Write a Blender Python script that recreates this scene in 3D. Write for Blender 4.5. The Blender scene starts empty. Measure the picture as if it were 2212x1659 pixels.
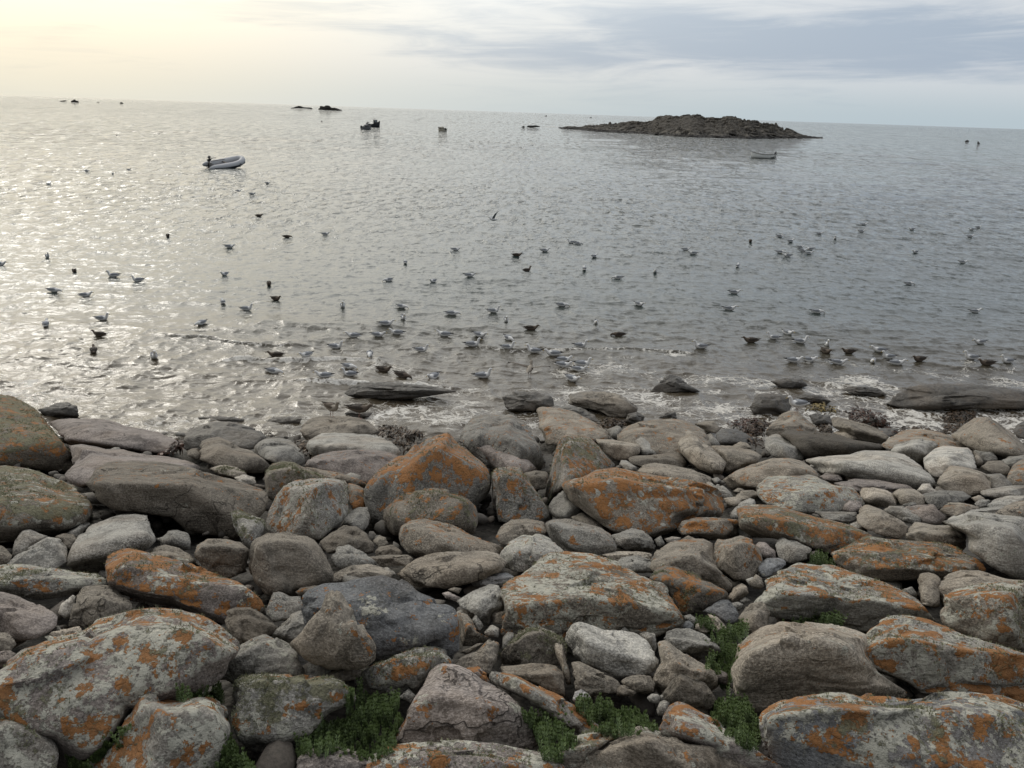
import bpy, bmesh, math, random
import numpy as np
from mathutils import Vector, Matrix
R_ = math.radians
scene = bpy.context.scene
COL = scene.collection

# ------------------------------------------------------------------ camera
CAM_Z = 6.5
F_PX, CX, CY = 1905.0, 1106.0, 829.5          # focal length and centre, for a 2212 x 1659 picture
PITCH, ROLL = math.atan(588.0 / F_PX), R_(1.92)
cam_d = bpy.data.cameras.new('camera'); cam = bpy.data.objects.new('camera', cam_d); COL.objects.link(cam)
cam_d.sensor_width = 36.0; cam_d.lens = 36.0 * F_PX / 2212.0
cam_d.clip_start = 0.05; cam_d.clip_end = 60000
Rm = Matrix.Rotation(math.pi / 2 - PITCH, 3, 'X') @ Matrix.Rotation(ROLL, 3, 'Z')
cam.matrix_world = Matrix.Translation((0, 0, CAM_Z)) @ Rm.to_4x4()
scene.camera = cam

# ------------------------------------------------------------------ exposure
scene.view_settings.view_transform = 'Standard'; scene.view_settings.look = 'None'
scene.view_settings.exposure = 0.0; scene.view_settings.gamma = 1.0
scene.cycles.max_bounces = 6; scene.cycles.diffuse_bounces = 3; scene.cycles.glossy_bounces = 4
scene.cycles.caustics_reflective = False; scene.cycles.caustics_refractive = False

# ------------------------------------------------------------------ sun and sky
SUN_EL, SUN_AZ = R_(31), R_(-31)              # azimuth measured from straight ahead (+Y), negative = left
SUN_DIR = Vector((math.sin(SUN_AZ) * math.cos(SUN_EL), math.cos(SUN_AZ) * math.cos(SUN_EL), math.sin(SUN_EL)))
sun_d = bpy.data.lights.new('sun', 'SUN'); sun = bpy.data.objects.new('sun', sun_d); COL.objects.link(sun)
sun_d.energy = 0.5; sun_d.angle = R_(10); sun_d.color = (1.0, 0.95, 0.86)
sun.rotation_euler = (-SUN_DIR).to_track_quat('-Z', 'Y').to_euler()

class NT:
    """small helper for writing node trees"""
    def __init__(s, tree): s.t = tree; s.n = tree.nodes; s.l = tree.links
    def _in(s, sock, v):
        if isinstance(v, bpy.types.NodeSocket): s.l.new(v, sock)
        elif v is not None: sock.default_value = v
    def math(s, op, a, b=None, c=None, clamp=False):
        n = s.n.new('ShaderNodeMath'); n.operation = op; n.use_clamp = clamp
        for i, v in enumerate((a, b, c)): s._in(n.inputs[i], v)
        return n.outputs[0]
    def vmath(s, op, a, b=None, c=None, out=0):
        n = s.n.new('ShaderNodeVectorMath'); n.operation = op
        for i, v in enumerate((a, b, c)):
            if v is not None and i < len(n.inputs): s._in(n.inputs[i], v)
        return n.outputs[out]
    def mix(s, f, a, b, mode='MIX'):
        n = s.n.new('ShaderNodeMix'); n.data_type = 'RGBA'; n.blend_type = mode
        s._in(n.inputs[0], f); s._in(n.inputs[6], a); s._in(n.inputs[7], b)
        return n.outputs[2]
    def ramp(s, f, stops, interp='LINEAR'):
        n = s.n.new('ShaderNodeValToRGB'); e = n.color_ramp.elements; n.color_ramp.interpolation = interp
        while len(e) < len(stops): e.new(0.5)
        for el, (p, c) in zip(e, stops):
            el.position = p; el.color = c if len(c) == 4 else (*c, 1)
        s._in(n.inputs[0], f); return n.outputs[0]
    def smooth(s, v, a, b, to0=0.0, to1=1.0):
        n = s.n.new('ShaderNodeMapRange'); n.interpolation_type = 'SMOOTHSTEP'
        s._in(n.inputs[0], v); s._in(n.inputs[1], a); s._in(n.inputs[2], b); s._in(n.inputs[3], to0); s._in(n.inputs[4], to1)
        return n.outputs[0]
    def noise(s, vec, scale, detail=4, rough=0.5, dist=0.0, out=0):
        n = s.n.new('ShaderNodeTexNoise'); s._in(n.inputs['Vector'], vec); n.inputs['Scale'].default_value = scale
        n.inputs['Detail'].default_value = detail; n.inputs['Roughness'].default_value = rough; n.inputs['Distortion'].default_value = dist
        return n.outputs[out]
    def voro(s, vec, scale, feature='F1', rand=1.0, out=0):
        n = s.n.new('ShaderNodeTexVoronoi'); n.feature = feature; s._in(n.inputs['Vector'], vec); n.inputs['Scale'].default_value = scale
        n.inputs['Randomness'].default_value = rand; return n.outputs[out]
    def bump(s, h, strength, dist, normal=None):
        n = s.n.new('ShaderNodeBump'); s._in(n.inputs['Height'], h); s._in(n.inputs['Strength'], strength)
        n.inputs['Distance'].default_value = dist
        if normal is not None: s._in(n.inputs['Normal'], normal)
        return n.outputs[0]
    def comb(s, x, y, z):
        n = s.n.new('ShaderNodeCombineXYZ')
        for i, v in enumerate((x, y, z)): s._in(n.inputs[i], v)
        return n.outputs[0]
    def sep(s, v):
        n = s.n.new('ShaderNodeSeparateXYZ'); s._in(n.inputs[0], v); return n.outputs

def srgb(r, g, b):
    f = lambda c: (c / 12.92 if c <= 0.04045 else ((c + 0.055) / 1.055) ** 2.4)
    return (f(r / 255), f(g / 255), f(b / 255), 1)

world = bpy.data.worlds.new('World'); scene.world = world; world.use_nodes = True
w = NT(world.node_tree); bg = w.n['Background']
sky = w.n.new('ShaderNodeTexSky'); sky.sky_type = 'NISHITA'; sky.sun_disc = False
sky.sun_elevation = SUN_EL; sky.sun_rotation = SUN_AZ; sky.air_density = 1.2; sky.dust_density = 2.0
tc = w.n.new('ShaderNodeTexCoord').outputs['Generated']
dirv = w.vmath('NORMALIZE', tc)
sx, sy, sz = w.sep(dirv)
az = w.math('ARCTAN2', sx, sy)                 # radians, 0 straight ahead, + right
el = w.math('ARCSINE', sz)
# the cloud layer: streaks drawn out along the horizon, closer together low down
wv = w.comb(w.math('MULTIPLY', az, 2.6), w.math('MULTIPLY', w.math('ADD', el, w.math('MULTIPLY', az, 0.035)), 15.0), 3.7)
n_big = w.noise(wv, 1.0, 5, 0.55, 0.5)
wv2 = w.comb(w.math('MULTIPLY', az, 6.0), w.math('MULTIPLY', w.math('ADD', el, w.math('MULTIPLY', az, -0.03)), 62.0), 1.3)
n_str = w.noise(wv2, 1.0, 7, 0.62, 0.6)
azr = w.smooth(az, R_(-34), R_(26))            # 0 left ... 1 right
# thin bright veil (left warm, right cool)
veil = w.mix(azr, srgb(222, 221, 214), srgb(214, 219, 225))
grey = w.mix(azr, srgb(172, 182, 192), srgb(170, 184, 201))
# amount of blue-grey cloud: a long bank climbing over the right half, streaks on the left
bank_c = w.math('ADD', w.math('MULTIPLY', w.smooth(az, R_(-12), R_(30)), R_(-0.6)), R_(4.6))
bank = w.math('SUBTRACT', 1.0, w.smooth(w.math('ABSOLUTE', w.math('SUBTRACT', el, bank_c)), R_(0.2), R_(3.0)))
bank = w.math('MULTIPLY', bank, w.smooth(az, R_(-14), R_(10), 0.10, 0.92))
hi = w.smooth(el, R_(8), R_(30), 0.0, 0.75)
amt = w.math('ADD', w.math('ADD', bank, hi), w.math('MULTIPLY', w.math('SUBTRACT', n_big, 0.5), 2.2))
amt = w.math('ADD', amt, w.math('MULTIPLY', w.math('SUBTRACT', n_str, 0.5), 2.2), clamp=False)
amt = w.smooth(amt, -0.05, 1.0)
cloud = w.mix(amt, veil, grey)
# low band just above the horizon
low = w.mix(w.smooth(az, R_(-30), R_(24)), srgb(216, 220, 214), srgb(182, 199, 208))
lowf = w.smooth(el, R_(0.2), R_(3.4), 0.85, 0.0)
cloud = w.mix(lowf, cloud, low)
# high cloud deck thickening overhead
cloud = w.mix(w.smooth(el, R_(9), R_(30)), cloud, w.mix(azr, srgb(248, 248, 248), srgb(230, 232, 236)))
# glow of the sun behind the thin cloud
cosang = w.vmath('DOT_PRODUCT', dirv, tuple(SUN_DIR), out=1)
ang = w.math('ARCCOSINE', cosang)
g1 = w.math('MULTIPLY', w.smooth(el, R_(0), R_(13), 0.13, 1.0), w.math('POWER', w.smooth(ang, R_(72), R_(6)), 1.8))
g2 = w.smooth(ang, R_(13), R_(2))
glow = w.mix(1.0, w.mix(g1, (0, 0, 0, 1), (1.42, 1.38, 1.24, 1)), w.mix(g2, (0, 0, 0, 1), (1.2, 1.0, 0.65, 1)), 'ADD')
cloud = w.mix(1.0, cloud, glow, 'ADD')
cloud = w.mix(w.math('MULTIPLY', w.smooth(ang, R_(38), R_(24), 0.0, 1.0), w.smooth(el, R_(16), R_(7))), cloud, w.mix(1.0, cloud, (1.10, 1.01, 0.86, 1), 'MULTIPLY'))
# sky dimmed behind the camera, added to cut fill light on rock fronts
behind = w.smooth(sy, 0.05, -0.55)
cloud = w.mix(w.math('MULTIPLY', behind, 0.48), cloud, srgb(96, 102, 108))
skyc = w.mix(1.0, sky.outputs[0], (0.09, 0.09, 0.09, 1), 'MULTIPLY')
final = w.mix(0.93, skyc, cloud)
# below the horizon nothing but dull sea colour
final = w.mix(w.smooth(el, R_(-0.3), R_(-2.0)), final, (0.10, 0.11, 0.12, 1))
w.l.new(final, bg.inputs[0]); bg.inputs[1].default_value = 1.0

# ------------------------------------------------------------------ picture <-> place
M = np.array(Rm)
def rays(px, py):
    d = np.stack([(np.asarray(px, float) - CX) / F_PX, -(np.asarray(py, float) - CY) / F_PX, -np.ones(np.shape(px))], -1)
    return d @ M.T
SL, Z0, SX = 0.2747, 4.9, 0.02                 # the beach: height 4.9 m at the camera's feet, falling 0.27 per metre
def ground_z(x, y): return Z0 - SL * y + SX * x
def hit(px, py):
    """where the sight line of a pixel meets beach or sea level"""
    d = rays(px, py)
    tg = (CAM_Z - Z0) / np.maximum(-(d[..., 2] + SL * d[..., 1] - SX * d[..., 0]), 1e-6)
    tw = CAM_Z / np.maximum(-d[..., 2], 1e-6)
    t = np.minimum(tg, tw)
    return np.stack([d[..., 0] * t, d[..., 1] * t, CAM_Z + d[..., 2] * t], -1)
def at_y(px, py, Y):
    d = rays(px, py); t = np.asarray(Y) / d[..., 1]
    return np.stack([d[..., 0] * t, d[..., 1] * t, CAM_Z + d[..., 2] * t], -1)
TILES = {'A': (0, 1200, .36166), 'B': (800, 1200, .36166), 'C': (1600, 1200, .36166), 'D': (2400, 1200, .36166),
         'E': (0, 1800, .36166), 'F': (800, 1800, .36166), 'G': (1600, 1800, .36166), 'H': (2400, 1800, .36166),
         'P': (0, 680, .4973), 'Q': (1000, 680, .4973), 'S': (2100, 680, .5262), 'W': (0, 440, .4973), 'O': (0, 0, 1.4756),
         'X': (150, 290, .1356), 'Y': (900, 320, .09946), 'Z': (3000, 400, .11935), 'I': (1640, 330, .4702)}
def conv(tile, pts):
    ox, oy, s = TILES[tile]; p = np.asarray(pts, float)
    return np.stack([(ox + p[..., 0] * s) * .6777, (oy + p[..., 1] * s) * .6777], -1)

# ------------------------------------------------------------------ numpy noise
def _h(ix, iy, iz, seed):
    n = (ix * 374761393 + iy * 668265263 + iz * 2147483647 + seed * 974634777) & 0xffffffff
    n = ((n ^ (n >> 13)) * 1274126177) & 0xffffffff
    n = ((n ^ (n >> 16)) * 2246822519) & 0xffffffff
    return ((n ^ (n >> 15)) & 0xffff) / 65535.0
def vnoise(p, seed=0):
    p = np.asarray(p, float); i = np.floor(p).astype(np.int64); f = p - i; u = f * f * f * (f * (f * 6 - 15) + 10)
    r = 0
    for dx in (0, 1):
        wx = u[..., 0] if dx else 1 - u[..., 0]
        for dy in (0, 1):
            wy = u[..., 1] if dy else 1 - u[..., 1]
            for dz in (0, 1):
                wz = u[..., 2] if dz else 1 - u[..., 2]
                r = r + wx * wy * wz * _h(i[..., 0] + dx, i[..., 1] + dy, i[..., 2] + dz, seed)
    return r * 2 - 1
def fbm(p, octaves=4, seed=0, gain=0.5):
    r = 0; a = 1; s = 0
    for k in range(octaves):
        r = r + a * vnoise(p * (2.03 ** k) + 17.3 * k, seed + k); s += a; a *= gain
    return r / s
def vnoise2(x, y, seed=0):
    ix = np.floor(x).astype(np.int64); iy = np.floor(y).astype(np.int64); fx = x - ix; fy = y - iy
    ux = fx * fx * fx * (fx * (fx * 6 - 15) + 10); uy = fy * fy * fy * (fy * (fy * 6 - 15) + 10)
    a = _h(ix, iy, 0 * ix, seed); b = _h(ix + 1, iy, 0 * ix, seed); c = _h(ix, iy + 1, 0 * ix, seed); d = _h(ix + 1, iy + 1, 0 * ix, seed)
    return (a * (1 - ux) * (1 - uy) + b * ux * (1 - uy) + c * (1 - ux) * uy + d * ux * uy) * 2 - 1

# ------------------------------------------------------------------ objects
def np_mesh(name, verts, faces, smooth=True):
    me = bpy.data.meshes.new(name)
    verts = np.asarray(verts, dtype=np.float32); faces = np.asarray(faces, dtype=np.int32)
    nv, nf = len(verts), len(faces); k = faces.shape[1]
    me.vertices.add(nv); me.vertices.foreach_set('co', verts.ravel())
    me.loops.add(nf * k); me.loops.foreach_set('vertex_index', faces.ravel())
    me.polygons.add(nf); me.polygons.foreach_set('loop_start', np.arange(0, nf * k, k, dtype=np.int32))
    me.polygons.foreach_set('loop_total', np.full(nf, k, dtype=np.int32))
    me.polygons.foreach_set('use_smooth', np.full(nf, smooth)); me.update(calc_edges=True); me.validate()
    return me
def obj(name, me, mat=None, parent=None, loc=None):
    o = bpy.data.objects.new(name, me); COL.objects.link(o)
    if mat is not None: me.materials.append(mat)
    if parent is not None: o.parent = parent
    if loc is not None: o.location = loc
    return o
def tag(o, label=None, cat=None, group=None, kind=None):
    if label: o['label'] = label
    if cat: o['category'] = cat
    if group: o['group'] = group
    if kind: o['kind'] = kind
    return o
def new_mat(name):
    m = bpy.data.materials.new(name); m.use_nodes = True; t = NT(m.node_tree)
    return m, t, t.n['Principled BSDF']
def plain(name, col, rough=0.6, spec=None, metal=0, var=0.12, scale=30):
    m, t, b = new_mat(name)
    c = t.n.new('ShaderNodeTexCoord').outputs['Object']
    n = t.noise(c, scale, 4, 0.6)
    d = tuple(x * (1 - var * 2) for x in col[:3]) + (1,)
    l = tuple(min(1, x * (1 + var)) for x in col[:3]) + (1,)
    t.l.new(t.mix(n, d, l), b.inputs['Base Color']); b.inputs['Roughness'].default_value = rough; b.inputs['Metallic'].default_value = metal
    if spec is not None: b.inputs['Specular IOR Level'].default_value = spec
    return m
class Geo:
    """collects quads/tris of one mesh"""
    def __init__(s): s.v = []; s.f = []; s.n = 0
    def add(s, v, f):
        v = np.asarray(v, float); s.v.append(v)
        for q in f: s.f.append(tuple(int(i) + s.n for i in q))
        s.n += len(v)
    def box(s, c, size, rot=None):
        v = np.array([[x, y, z] for x in (-.5, .5) for y in (-.5, .5) for z in (-.5, .5)]) * np.array(size)
        if rot is not None: v = v @ np.array(rot).T
        s.add(v + np.array(c), [(0, 1, 3, 2), (4, 6, 7, 5), (0, 4, 5, 1), (2, 3, 7, 6), (0, 2, 6, 4), (1, 5, 7, 3)])
    def loft(s, rings, cap=True, closed=True):
        k = len(rings[0]); v = np.concatenate([np.asarray(r, float) for r in rings]); f = []
        for i in range(len(rings) - 1):
            for j in range(k if closed else k - 1):
                a, b = i * k + j, i * k + (j + 1) % k
                f.append((a, b, b + k, a + k))
        if cap and closed:
            f.append(tuple(range(k))[::-1]); f.append(tuple(range((len(rings) - 1) * k, len(rings) * k)))
        s.add(v, f)
    def tube(s, path, rad, k=10, flat=1.0, up=(0, 0, 1)):
        """rad: radius per point (or pairs: sideways, upward)"""
        path = [Vector(p) for p in path]; rings = []
        for i, p in enumerate(path):
            t = (path[min(i + 1, len(path) - 1)] - path[max(i - 1, 0)]).normalized()
            side = t.cross(Vector(up))
            side = side.normalized() if side.length > 1e-4 else Vector((0, 1, 0))
            u = side.cross(t).normalized(); r = rad[i] if not np.isscalar(rad) else rad
            ra, rb = (r, r * flat) if np.isscalar(r) else r
            rings.append([p + side * (ra * math.cos(a)) + u * (rb * math.sin(a)) for a in [2 * math.pi * j / k for j in range(k)]])
        s.loft(rings)
    def mesh(s, name, smooth=True):
        me = bpy.data.meshes.new(name); me.from_pydata([tuple(x) for x in np.concatenate(s.v)], [], s.f); me.update()
        me.polygons.foreach_set('use_smooth', [smooth] * len(me.polygons)); return me
# ------------------------------------------------------------------ rock material
def rock_material(name, dark, light, rough=0.85, wet=False):
    m, t, b = new_mat(name)
    tcn = t.n.new('ShaderNodeTexCoord').outputs['Object']
    oi = t.n.new('ShaderNodeObjectInfo'); rnd = oi.outputs['Random']
    co = t.vmath('ADD', tcn, t.comb(t.math('MULTIPLY', rnd, 57.0), t.math('MULTIPLY', rnd, 31.0), t.math('MULTIPLY', rnd, 83.0)))
    geo = t.n.new('ShaderNodeNewGeometry'); nz = t.sep(geo.outputs['Normal'])[2]
    par = t.n.new('ShaderNodeSeparateColor'); t.l.new(oi.outputs['Color'], par.inputs[0])
    O, P, Mo = par.outputs[0], par.outputs[1], par.outputs[2]; Bv = oi.outputs['Alpha']
    kr = t.n.new('ShaderNodeAttribute'); kr.attribute_type = 'OBJECT'; kr.attribute_name = 'crack'
    ro = t.n.new('ShaderNodeAttribute'); ro.attribute_type = 'OBJECT'; ro.attribute_name = 'rosette'
    up_ = t.n.new('ShaderNodeAttribute'); up_.attribute_type = 'OBJECT'; up_.attribute_name = 'uponly'
    # stone: mottled, speckled, faintly stratified
    big = t.noise(co, 2.1, 5, 0.55, 0.4)
    mid = t.noise(co, 11, 6, 0.65)
    fine = t.noise(co, 75, 4, 0.7)
    strat = t.noise(t.vmath('MULTIPLY', co, (2.0, 2.0, 22.0)), 1.0, 5, 0.6, 0.6)
    f = t.math('ADD', t.math('MULTIPLY', big, 0.8), t.math('ADD', t.math('MULTIPLY', mid, 0.5), t.math('MULTIPLY', strat, 0.35)))
    f = t.smooth(f, 0.60, 1.06)
    c = t.mix(f, dark, light)
    c = t.mix(t.smooth(fine, 0.44, 0.60, 0.0, 0.6), c, tuple(x * 1.55 for x in light[:3]) + (1,))
    c = t.mix(t.smooth(t.noise(co, 130, 2, 0.6), 0.58, 0.70, 0.0, 0.55), c, (0.02, 0.018, 0.015, 1))
    c = t.mix(t.smooth(t.noise(co, 3.3, 6, 0.68, 0.8), 0.50, 0.66, 0.0, 0.6), c, tuple(x * 0.45 for x in dark[:3]) + (1,))
    c = t.mix(t.math('MULTIPLY', t.smooth(t.noise(co, 1.2, 3), 0.45, 0.65), 0.18), c, (0.30, 0.21, 0.13, 1))
    hsv = t.n.new('ShaderNodeMix'); hsv.data_type = 'RGBA'; hsv.blend_type = 'MULTIPLY'
    bb = t.math('MULTIPLY', Bv, 2.0); br = t.n.new('ShaderNodeCombineColor')
    for i in range(3): t.l.new(bb, br.inputs[i])
    c = t.mix(1.0, c, br.outputs[0], 'MULTIPLY')
    # cracks: thin lines between cells, only in places
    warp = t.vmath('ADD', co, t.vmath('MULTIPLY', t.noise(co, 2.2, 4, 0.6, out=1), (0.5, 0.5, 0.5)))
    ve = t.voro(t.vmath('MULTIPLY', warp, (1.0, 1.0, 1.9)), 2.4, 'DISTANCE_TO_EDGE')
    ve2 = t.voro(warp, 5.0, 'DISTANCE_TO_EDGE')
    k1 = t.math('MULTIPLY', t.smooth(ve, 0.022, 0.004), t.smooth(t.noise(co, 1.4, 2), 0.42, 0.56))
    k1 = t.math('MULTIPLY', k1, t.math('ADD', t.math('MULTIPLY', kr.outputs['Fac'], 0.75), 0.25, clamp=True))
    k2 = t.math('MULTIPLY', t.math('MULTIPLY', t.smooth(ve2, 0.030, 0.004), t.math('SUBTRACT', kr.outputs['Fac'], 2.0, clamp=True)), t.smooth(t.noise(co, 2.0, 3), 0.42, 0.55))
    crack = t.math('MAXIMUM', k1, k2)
    c = t.mix(t.math('MULTIPLY', crack, 0.6), c, (0.018, 0.015, 0.012, 1))  # shade inside the cracks, darkened into the stone colour
    # where crusts sit: mostly exposed upper sides
    expo = t.smooth(nz, -0.35, 0.45)
    expo2 = t.mix(up_.outputs['Fac'], expo, t.smooth(nz, 0.25, 0.6))
    # pale grey-green crust
    pn = t.noise(co, 4.3, 8, 0.72, 0.3)
    pv = t.noise(co, 26, 5, 0.7)
    pm = t.math('ADD', t.math('ADD', pn, t.math('MULTIPLY', t.math('SUBTRACT', pv, 0.5), 0.55)), t.math('MULTIPLY', t.math('SUBTRACT', t.noise(co, 9.5, 6, 0.7), 0.5), 0.55))
    thr = t.math('SUBTRACT', 0.72, t.math('MULTIPLY', P, 0.245))
    pale = t.smooth(t.math('SUBTRACT', pm, thr), -0.006, 0.018)
    pale = t.math('MULTIPLY', t.math('MULTIPLY', pale, expo), t.smooth(P, 0.0, 0.08))
    pcol = t.mix(t.noise(co, 14, 4, 0.7), (0.26, 0.26, 0.22, 1), (0.62, 0.60, 0.51, 1))
    pcol = t.mix(t.smooth(t.noise(co, 30, 5, 0.75), 0.52, 0.60, 0.0, 0.75), pcol, (0.09, 0.09, 0.075, 1))
    c = t.mix(t.math('MULTIPLY', pale, 0.92), c, pcol)
    # orange crust
    on = t.noise(t.vmath('ADD', co, (13.1, 4.2, 7.7)), 3.9, 9, 0.76, 0.4)
    ov = t.noise(co, 17, 4, 0.7)
    om = t.math('ADD', t.math('ADD', on, t.math('MULTIPLY', t.math('SUBTRACT', ov, 0.5), 0.66)), t.math('MULTIPLY', t.math('SUBTRACT', t.noise(co, 46, 4, 0.7), 0.5), 0.40))
    othr = t.math('SUBTRACT', 0.665, t.math('MULTIPLY', O, 0.225))
    ob = t.voro(t.vmath('ADD', co, t.vmath('MULTIPLY', t.noise(co, 9, 4, 0.7, out=1), (0.16, 0.16, 0.16))), 8.0)
    om = t.math('ADD', om, t.math('MULTIPLY', t.math('SUBTRACT', 0.42, ob), 0.30))
    om2 = t.math('ADD', om, t.math('MULTIPLY', t.math('SUBTRACT', t.math('MULTIPLY', t.sep(expo2)[0], 1.0), 1.0), 0.3))
    orange = t.math('MULTIPLY', t.smooth(t.math('SUBTRACT', om2, othr), -0.003, 0.012), t.smooth(O, 0.0, 0.08))
    ocol = t.mix(t.noise(co, 9, 4, 0.7), (0.185, 0.080, 0.028, 1), (0.43, 0.195, 0.060, 1))
    ocol = t.mix(t.smooth(t.noise(co, 38, 3), 0.55, 0.68, 0.0, 0.7), ocol, (0.17, 0.09, 0.035, 1))
    c = t.mix(t.math('MULTIPLY', orange, 0.93), c, ocol)
    # white rosettes
    rv = t.n.new('ShaderNodeTexVoronoi'); t._in(rv.inputs['Vector'], t.vmath('ADD', co, t.vmath('MULTIPLY', t.noise(co, 14, 3, out=1), (0.07, 0.07, 0.07)))); rv.inputs['Scale'].default_value = 10.0
    pick = t.smooth(t.sep(rv.outputs['Color'])[0], 0.66, 0.68)
    rr = t.math('MULTIPLY', t.math('MULTIPLY', t.smooth(t.math('ADD', rv.outputs['Distance'], t.math('MULTIPLY', t.sep(rv.outputs['Color'])[1], 0.22)), 0.46, 0.38), pick), ro.outputs['Fac'])
    c = t.mix(t.math('MULTIPLY', rr, 0.9), c, t.mix(pv, (0.30, 0.31, 0.28, 1), (0.58, 0.57, 0.50, 1)))
    # green-grey shrubby growth on the tops
    mn = t.math('ADD', t.noise(t.vmath('ADD', co, (3.3, 9.1, 1.7)), 3.4, 7, 0.7), t.math('MULTIPLY', t.math('SUBTRACT', t.noise(co, 24, 5, 0.75), 0.5), 0.6))
    mthr = t.math('SUBTRACT', 0.83, t.math('MULTIPLY', Mo, 0.245))
    moss = t.smooth(t.math('SUBTRACT', t.math('ADD', mn, t.smooth(nz, 0.1, 0.8, -0.12, 0.12)), mthr), -0.02, 0.05)
    moss = t.math('MULTIPLY', moss, t.smooth(Mo, 0.0, 0.1))
    mcol = t.mix(t.noise(co, 48, 4, 0.7), (0.060, 0.058, 0.032, 1), (0.30, 0.29, 0.19, 1))
    c = t.mix(t.math('MULTIPLY', moss, 0.9), c, mcol)
    wet_ = t.smooth(t.math('ADD', t.sep(geo.outputs['Position'])[2], t.math('MULTIPLY', t.math('SUBTRACT', big, 0.5), 0.5)), 0.42, 0.16)
    c = t.mix(t.math('MULTIPLY', wet_, 0.0 if wet else 0.55), c, t.mix(1.0, c, (0.38, 0.36, 0.34, 1), 'MULTIPLY'))
    t.l.new(c, b.inputs['Base Color'])
    if not wet: t.l.new(t.smooth(wet_, 0.0, 1.0, rough, 0.42), b.inputs['Roughness'])
    b.inputs['Roughness'].default_value = rough; b.inputs['Specular IOR Level'].default_value = 0.45 if wet else 0.25
    if wet: t.l.new(t.smooth(mid, 0.3, 0.7, 0.38, 0.65), b.inputs['Roughness'])
    # relief
    h = t.math('ADD', t.math('MULTIPLY', mid, 0.065), t.math('MULTIPLY', fine, 0.011))
    h = t.math('ADD', h, t.math('MULTIPLY', strat, 0.03))
    h = t.math('SUBTRACT', h, t.math('MULTIPLY', crack, 0.03))
    h = t.math('ADD', h, t.math('MULTIPLY', t.math('MULTIPLY', moss, t.noise(co, 90, 3)), 0.03))
    h = t.math('ADD', h, t.math('MULTIPLY', t.math('ADD', pale, orange), 0.004))
    h = t.math('ADD', h, t.math('MULTIPLY', rr, 0.008))
    t.l.new(t.bump(h, 0.85, 1.0), b.inputs['Normal'])
    return m
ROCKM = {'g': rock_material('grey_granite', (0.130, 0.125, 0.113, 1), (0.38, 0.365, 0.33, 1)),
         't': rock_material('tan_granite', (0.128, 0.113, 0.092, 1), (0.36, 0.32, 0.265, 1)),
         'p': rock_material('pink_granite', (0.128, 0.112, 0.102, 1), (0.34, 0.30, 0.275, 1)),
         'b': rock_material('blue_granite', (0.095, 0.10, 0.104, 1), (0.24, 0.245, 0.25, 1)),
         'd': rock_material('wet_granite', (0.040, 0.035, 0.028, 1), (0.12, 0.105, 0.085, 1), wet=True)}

# ------------------------------------------------------------------ rock shapes
_ico = {}
def ico(level):
    if level not in _ico:
        bm = bmesh.new(); bmesh.ops.create_icosphere(bm, subdivisions=level, radius=1.0)
        v = np.array([q.co for q in bm.verts]); f = np.array([[q.index for q in p.verts] for p in bm.faces]); bm.free()
        _ico[level] = (v / np.linalg.norm(v, axis=1)[:, None], f)
    return _ico[level]
def hull_planes(pts, centre):
    bm = bmesh.new()
    for p in pts: bm.verts.new(p)
    bmesh.ops.convex_hull(bm, input=bm.verts)
    bm.normal_update(); pl = []
    for f in bm.faces:
        n = np.array(f.normal); d = float(np.dot(np.array(f.verts[0].co) - centre, n))
        if d < 0: n, d = -n, -d
        if f.calc_area() < 1e-7: continue
        if not any(np.dot(n, q[0]) > 0.985 for q in pl): pl.append((n, max(d, 1e-3)))
    bm.free(); return pl
def radial_outline(pts, c, nb=180):
    a = (np.arange(nb) + .5) * 2 * math.pi / nb; dx, dy = np.cos(a), np.sin(a); r = np.zeros(nb)
    n = len(pts)
    for i in range(n):
        p, q = pts[i] - c, pts[(i + 1) % n] - c; e = q - p
        den = dx * e[1] - dy * e[0]; den = np.where(np.abs(den) < 1e-9, 1e-9, den)
        tt = (p[0] * e[1] - p[1] * e[0]) / den; u = (p[0] * dy - p[1] * dx) / den
        ok = (tt > 0) & (u >= -1e-6) & (u <= 1 + 1e-6); r = np.where(ok, np.maximum(r, tt), r)
    k = np.array([1, 2, 1.]) / 4; rp = np.concatenate([r[-1:], r, r[:1]]); r = np.convolve(rp, k, 'valid')
    return r
def centroid(p):
    x, y = p[:, 0], p[:, 1]; x1, y1 = np.roll(x, -1), np.roll(y, -1); cr = x * y1 - x1 * y; A = cr.sum() / 2
    return np.array([((x + x1) * cr).sum() / (6 * A), ((y + y1) * cr).sum() / (6 * A)])
def hull2d(p):
    p = p[np.lexsort((p[:, 1], p[:, 0]))]
    def half(pts):
        h = []
        for q in pts:
            while len(h) > 1 and (h[-1][0] - h[-2][0]) * (q[1] - h[-2][1]) - (h[-1][1] - h[-2][1]) * (q[0] - h[-2][0]) <= 0: h.pop()
            h.append(q)
        return h
    p = [tuple(x) for x in p]; return np.array(half(p)[:-1] + half(p[::-1])[:-1])
HORIZ_SLOPE = math.tan(ROLL)
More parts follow.
